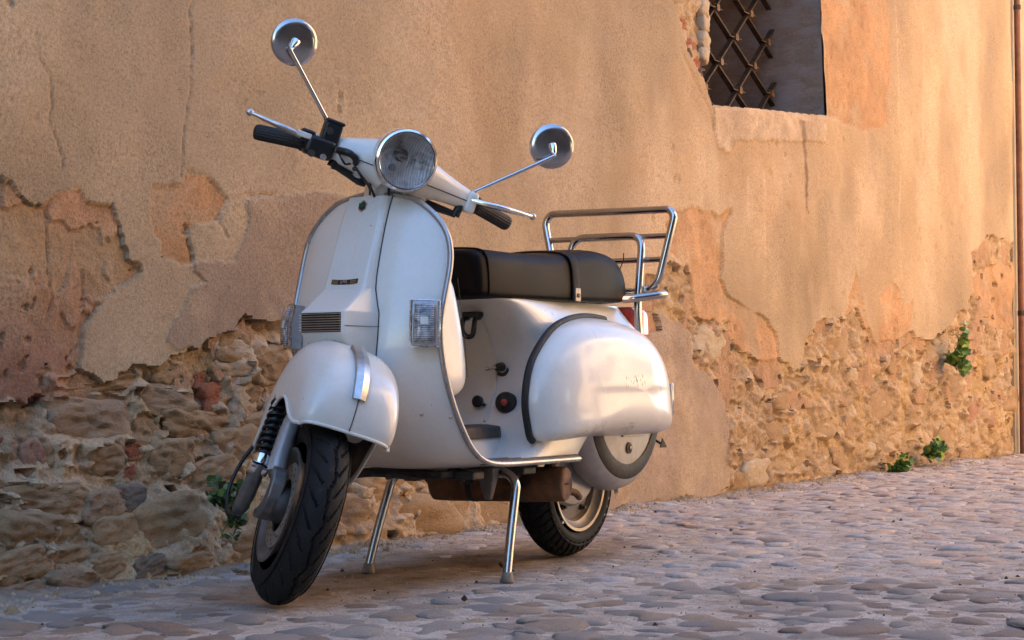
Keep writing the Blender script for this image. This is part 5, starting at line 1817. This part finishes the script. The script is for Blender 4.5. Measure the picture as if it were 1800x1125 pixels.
rbox('lever_root', (.945, -.236, 1.007), (.014, .036, .013), WHITEP, hb, .003, xf=S)
tube('brake_banjo_hose', smoothpath([(.955, -.150, 1.000), (.975, -.128, 1.002), (.970, -.108, .995), (.945, -.098, .985)], 5), .0085, BLACK, hb, 10, xf=S)
tube('wire', smoothpath([(.945, -.150, 1.002), (.962, -.138, .985), (.962, -.125, .975), (.95, -.112, .980)], 5), .0028, BLACK, hb, 6, xf=S)
lathe('hole', [(.006, 0), (.006, .001)], (.9610, -.100, .972), (.8, -.3, -.4), DARKMET, hb, 10, xf=S)
# left side: switch cover under the arm end
rbox('switch_block', (.900, .204, .9935), (.057, .028, .053), PAINT, hb, .009, xf=S)

# ---- mirrors -----------------------------------------------------------------------------------
for sy in (1, -1):
    mr = bpy.data.objects.new('mirror', None)
    col.objects.link(mr)
    mr.parent = scooter
    mr['label'] = 'round chrome mirror on the brake master cylinder side' if sy < 0 else 'round chrome mirror above the smooth clutch grip'
    if sy > 0:
        base_, boot, bend, jo, mc = (.905, .088, .955), (.912, .178, .968), (.914, .186, 1.004), (.925, .362, 1.170), (.925, .352, 1.191)
    else:
        base_, boot, bend, jo, mc = (.915, -.082, .955), (.918, -.145, .978), (.922, -.140, 1.012), (.925, -.327, 1.180), (.925, -.318, 1.203)
    base_, boot, bend, jo, mc = map(np.array, (base_, boot, bend, jo, mc))
    # clamp arm
    tube('clamp_arm', [base_ + np.array([-.01, -sy * .015, -.002]), base_, boot + np.array([0, -sy * .012, -.014]), boot + np.array([0, 0, -.014])], [.011, .012, .0085, .009], BLACK, mr, 10, xf=S)
    lathe('clamp', [(.013, 0), (.016, .004), (.016, .018), (.011, .022)], base_ + np.array([0, 0, .002]), (.1, 0, 1), DULL_CHROME, mr, 16, xf=S)
    rbox('clamp_lug', tuple(base_ + np.array([-.012, -sy * .018, -.004])), (.034, .022, .020), BLACK, mr, .004, xf=S)
    lathe('boot', [(.012, 0), (.0115, .012), (.008, .030), (.0062, .034)], boot + np.array([0, 0, -.018]), bend - boot + np.array([0, 0, .02]), BLACK, mr, 16, xf=S)
    kk = bend + (jo - bend) * .04
    st = fillet([boot + np.array([0, 0, .005]), bend, jo], .022, 8)
    tube('stalk', st, .0052, STALK, mr, 12, xf=S)
    # dish: convex back towards the front, glass towards the rider
    face = np.array([.93, sy * -.10, -.02])
    face /= np.linalg.norm(face)
    dc = mc - face * .022
    prof = [(.0, .005), (.020, .0047), (.038, .0036), (.050, .0015), (.0548, -.003), (.0552, -.008), (.0535, -.010), (.0, -.010)]
    lathe('mirror_dish', prof, dc, face, MIRRORB, mr, 48, xf=S)
    lathe('mirror_glass', [(.0, -.0105), (.0515, -.0105)], dc, face, REFLECT, mr, 40, xf=S)
    tip = dc + face * .005
    lathe('ball_joint', [(.0115, -.003), (.0110, .004), (.0085, .012), (.0065, .020), (.0045, .023)], tip, jo - tip, CHROME, mr, 18, xf=S)
    tube('joint_pin', [tip + (jo - tip) * .6, jo], .0052, DULL_CHROME, mr, 10, xf=S)

for i, (y0, y1) in enumerate(((-.03, -.012), (.0, .004), (.035, .020))):
    tube('control_cable', smoothpath([(.90, y0, .985), (.93, y0 * 1.6, .955), (.925, y1 * 2, .925), (.895, y1, .905)], 6), .0032, HOSE, hb, 6, xf=S)
tube('control_cable', smoothpath([(.935, -.105, .985), (.965, -.085, .965), (.945, -.050, .945), (.91, -.035, .93)], 6), .0032, HOSE, hb, 6, xf=S)

hel = []
for i in range(90):
    t_ = i / 89
    c_ = np.array([.60, .065, .262]) * (1 - t_) + np.array([.44, .085, .250]) * t_
    hel.append(c_ + np.array([0, .008 * cos(t_ * 2 * pi * 14), .008 * sin(t_ * 2 * pi * 14)]))
tube('stand_spring', hel, .0022, DULL_CHROME, stand, 6)
for x_, y_ in ((.70, .12), (.70, -.10), (.50, .15), (.50, -.15), (.62, -.04), (.58, .03)):
    lathe('floor_bolt', [(.009, 0), (.009, -.008), (.005, -.009)], (x_, y_, .254), (0, 0, 1), DARKMET, scooter, 6)
lathe('muffler_clamp', [(.0455, -.008), (.0475, -.006), (.0475, .006), (.0455, .008)], (.298, .055, .2165), (0, 1, 0), DARKMET, muf, 24)
lathe('muffler_clamp', [(.0445, -.008), (.0465, -.006), (.0465, .006), (.0445, .008)], (.303, -.10, .213), (0, 1, 0), DARKMET, muf, 24)
# gravel and crumbs of mortar along the wall, grit on the street
TETRA = [np.array(p, float) for p in ((1, 1, 1), (-1, -1, 1), (-1, 1, -1), (1, -1, -1), (.2, .9, -1), (.1, -1.2, .3))]
def crumbs(name, n, place, smin, smax, mat, seed):
    r = random.Random(seed)
    V_, F_ = [], []
    for i in range(n):
        x, y = place(r)
        s_ = smin + (smax - smin) * r.random() ** 3
        z = street_z(x, y) + s_ * .25
        a = r.uniform(0, 6.28)
        o_ = len(V_)
        for dx, dy, dz in ((1, 0, -.3), (.2, 1, -.3), (-.9, .5, -.3), (-.6, -.8, -.3), (.5, -.9, -.3), (.35, .2, .6), (-.3, .1, .75)):
            dx, dy = dx * (1 + r.uniform(-.35, .35)), dy * (1 + r.uniform(-.35, .35))
            V_.append((x + s_ * (dx * cos(a) - dy * sin(a)), y + s_ * (dx * sin(a) + dy * cos(a)), z + s_ * dz))
        F_ += [tuple(o_ + k for k in q) for q in ((0, 1, 5), (1, 6, 5), (1, 2, 6), (2, 3, 6), (3, 4, 6), (4, 5, 6), (4, 0, 5))]
    o = mesh(name, V_, F_, mat, None, smooth=False)
    o['kind'] = 'stuff'
    return o
def at_wall(r):
    x = r.uniform(-7, 2.0)
    f_ = -.8 + float(np.interp(x, [-1.7, -1.0, -.15, .9, 3], [0, .06, .115, .17, .17]))
    if vnoise(np.array(x * 3.1), np.array(2.0)) < .45 and r.random() < .75:
        return at_wall(r)
    return x, f_ + .03 + abs(r.gauss(0, .08))
def at_street(r):
    return r.uniform(-6, 2.2), r.uniform(-.65, 1.8)
g = crumbs('gravel', 9000, at_wall, .0012, .0085, STM['pale'], 1)
g2 = crumbs('fallen_plaster', 420, at_wall, .004, .017, STM['tan'], 8)
g2['label'] = 'broken bits of fallen plaster along the foot of the wall'
g2['category'] = 'rubble'
g['label'] = 'tan mortar crumbs and gravel lying along the foot of the wall'
g['category'] = 'gravel'
g = crumbs('grit', 9000, at_street, .0012, .0042, STM['pale'], 2)
g['label'] = 'pale grit scattered over the cobbled street'
g['category'] = 'grit'
g = crumbs('dark_litter', 420, at_street, .002, .0085, simple('dark_leaf_litter', (.045, .030, .020), .85, 0, .4, 60), 3)
g['label'] = 'dark crumbs of leaf litter scattered over the cobbled street'
g['category'] = 'leaf litter'

# one dead leaf and a pale scrap behind the front wheel
def flat_leaf(name, c, ln, wd, rot, mat, label, cat, curl=.3):
    rows = []
    for i in range(9):
        t = i / 8
        w = wd * sin(pi * min(1, t * .96 + .02)) ** .8
        rows.append([np.array([ln * (t - .5), w * s_, .006 + curl * wd * (abs(s_) ** 2) * .8 + curl * ln * .25 * (2 * t - 1) ** 2]) for s_ in (-1, -.5, 0, .5, 1)])
    v, f = loft_vf(rows, False)
    c_, s_ = cos(rot), sin(rot)
    v = [(c[0] + p[0] * c_ - p[1] * s_, c[1] + p[0] * s_ + p[1] * c_, street_z(c[0], c[1]) + p[2]) for p in v]
    o = mesh(name, v, f, mat, None)
    mod_solid(o, .0012)
    o['label'] = label
    o['category'] = cat
    return o
flat_leaf('dry_leaf', (.80, -.50), .10, .022, .4, simple('pale_dry_leaf', (.30, .25, .21), .7, 0, .2, 20), 'pale curled dry leaf lying by the wall behind the front tyre', 'leaf', .5)
flat_leaf('dry_leaf', (.40, .05), .055, .012, .2, simple('dark_dry_leaf', (.05, .03, .018), .8, 0, .3, 40), 'dark shrivelled leaf on the sandy ground between the stand legs', 'leaf', .8)
flat_leaf('twig_leaf', (1.02, .34), .030, .008, .6, simple('dark_dry_leaf2', (.035, .022, .016), .8, 0, .3, 40), 'small dark curled leaf on the cobbles before the stand', 'leaf', .9)

# ------------------------------------------------------------------ weeds
def leaf_material(name, a, b_):
    m, nt, b = new_mat(name)
    at = nd(nt, 'ShaderNodeAttribute', attribute_name='leafrand')
    c = ramp(nt, at.outputs['Fac'], [(0.0, a), (.75, b_), (1.0, (b_[0] * 2.0, b_[1] * 1.6, b_[2] * .9))])
    nt.links.new(c, b.inputs['Base Color'])
    b.inputs['Roughness'].default_value = .5
    b.inputs['Subsurface Weight'].default_value = 0.0
    return m
LEAFM = leaf_material('weed_leaves', (.07, .14, .026), (.16, .26, .055))
LEAFD = leaf_material('dark_weed_leaves', (.030, .060, .014), (.07, .125, .03))
STEMM = simple('weed_stem', (.10, .11, .04), .6)
def weed(base_, stems, lsize, nleaf, mat, seed, label):
    r = random.Random(seed)
    root = bpy.data.objects.new('wall_weed', None)
    col.objects.link(root)
    root.location = base_
    V_, F_, A_, sv, sf = [], [], [], [], []
    for (dx, dy, dz) in stems:
        p0, p1 = np.array([0, 0, 0.0]), np.array([dx, dy, dz])
        mid = (p0 + p1) / 2 + np.array([r.uniform(-.02, .02), .035, r.uniform(-.01, .02)])
        path = smoothpath([p0, mid, p1], 6)
        sv, sf = join_vf((sv, sf), tube_vf(path, [.0022] * (len(path) - 3) + [.0015, .001, .0008], 5))
        for i in range(nleaf):
            t = (i + .5 + r.uniform(-.4, .4)) / nleaf
            c = np.array(path[min(len(path) - 1, int(t * (len(path) - 1)) + 1)])
            a, el = r.uniform(0, 2 * pi), r.uniform(-.5, .8)
            dirv = np.array([cos(a) * cos(el), abs(sin(a)) * cos(el) * .8 + .15, sin(el)])
            dirv /= np.linalg.norm(dirv)
            L = lsize * r.uniform(.6, 1.2) * (1.1 - .45 * t)
            side = np.cross(dirv, np.array([r.uniform(-.4, .4), .9, .5 + r.uniform(-.3, .3)]))
            side /= np.linalg.norm(side)
            nn = np.cross(dirv, side)
            c = c + dirv * .006
            o_ = len(V_)
            for tt, ww, cc_ in ((0, .02, 0), (.25, .33, .05), (.5, .42, .08), (.78, .30, .05), (1, .02, -.06)):
                for s_ in (-1, 0, 1):
                    V_.append(c + dirv * L * tt + side * L * ww * s_ + nn * L * (cc_ + .10 * abs(s_) * ww))
                    A_.append(0)
            rv = r.random()
            for k in range(15):
                A_[o_ + k] = rv
            for k in range(4):
                for s_ in range(2):
                    F_.append((o_ + 3 * k + s_, o_ + 3 * k + s_ + 1, o_ + 3 * k + s_ + 4, o_ + 3 * k + s_ + 3))
    me = bpy.data.meshes.new('leaves')
    me.from_pydata([tuple(p) for p in V_], [], F_)
    set_attr(me, 'leafrand', np.array(A_))
    me.shade_smooth()
    link('leaves', me, mat, root)
    mesh('stems', sv, sf, STEMM, root)
    root['label'] = label
    root['category'] = 'weed'
    root['group'] = 'weeds growing on the old wall'
    return root
weed((-5.66, -.775, .59), [(-.05, .10, .24), (.02, .09, .18), (.09, .10, .02), (-.06, .10, .08), (-.11, .08, -.03), (.05, .10, -.08), (-.02, .11, -.06), (.0, .12, .10), (.07, .12, .08), (.03, .12, -.02), (-.03, .10, .15)], .062, 11, LEAFM, 4, 'tall leafy green weed halfway up the wall near the drainpipe')
weed((-4.66, -.765, .005), [(-.03, .08, .09), (.04, .08, .08), (.07, .07, .03), (-.07, .07, .03), (0, .10, .05), (.02, .11, .02), (-.05, .1, .06), (.05, .1, .06)], .050, 11, LEAFM, 5, 'small green weed at the street edge, nearer the scooter of the low pair')
weed((-5.20, -.765, .070), [(-.03, .08, .09), (.04, .08, .08), (.06, .07, .02), (-.08, .07, .03), (0, .10, .05), (-.04, .10, -.02), (.05, .1, .06), (-.05, .1, .06)], .050, 11, LEAFM, 6, 'small green weed low on the wall below the tall weed')
weed((.775, -.615, .185), [(.05, .03, .06), (.08, .05, .02), (-.02, .05, .03), (.02, .06, -.06), (.0, .06, -.11), (.04, .06, -.10), (-.06, .05, .03), (.09, .04, .05), (-.03, .06, -.07), (.03, .07, -.02), (.01, .07, -.04), (-.05, .05, -.03)], .028, 17, LEAFD, 7, 'dark trailing weed on the rubble beside the front wheel')
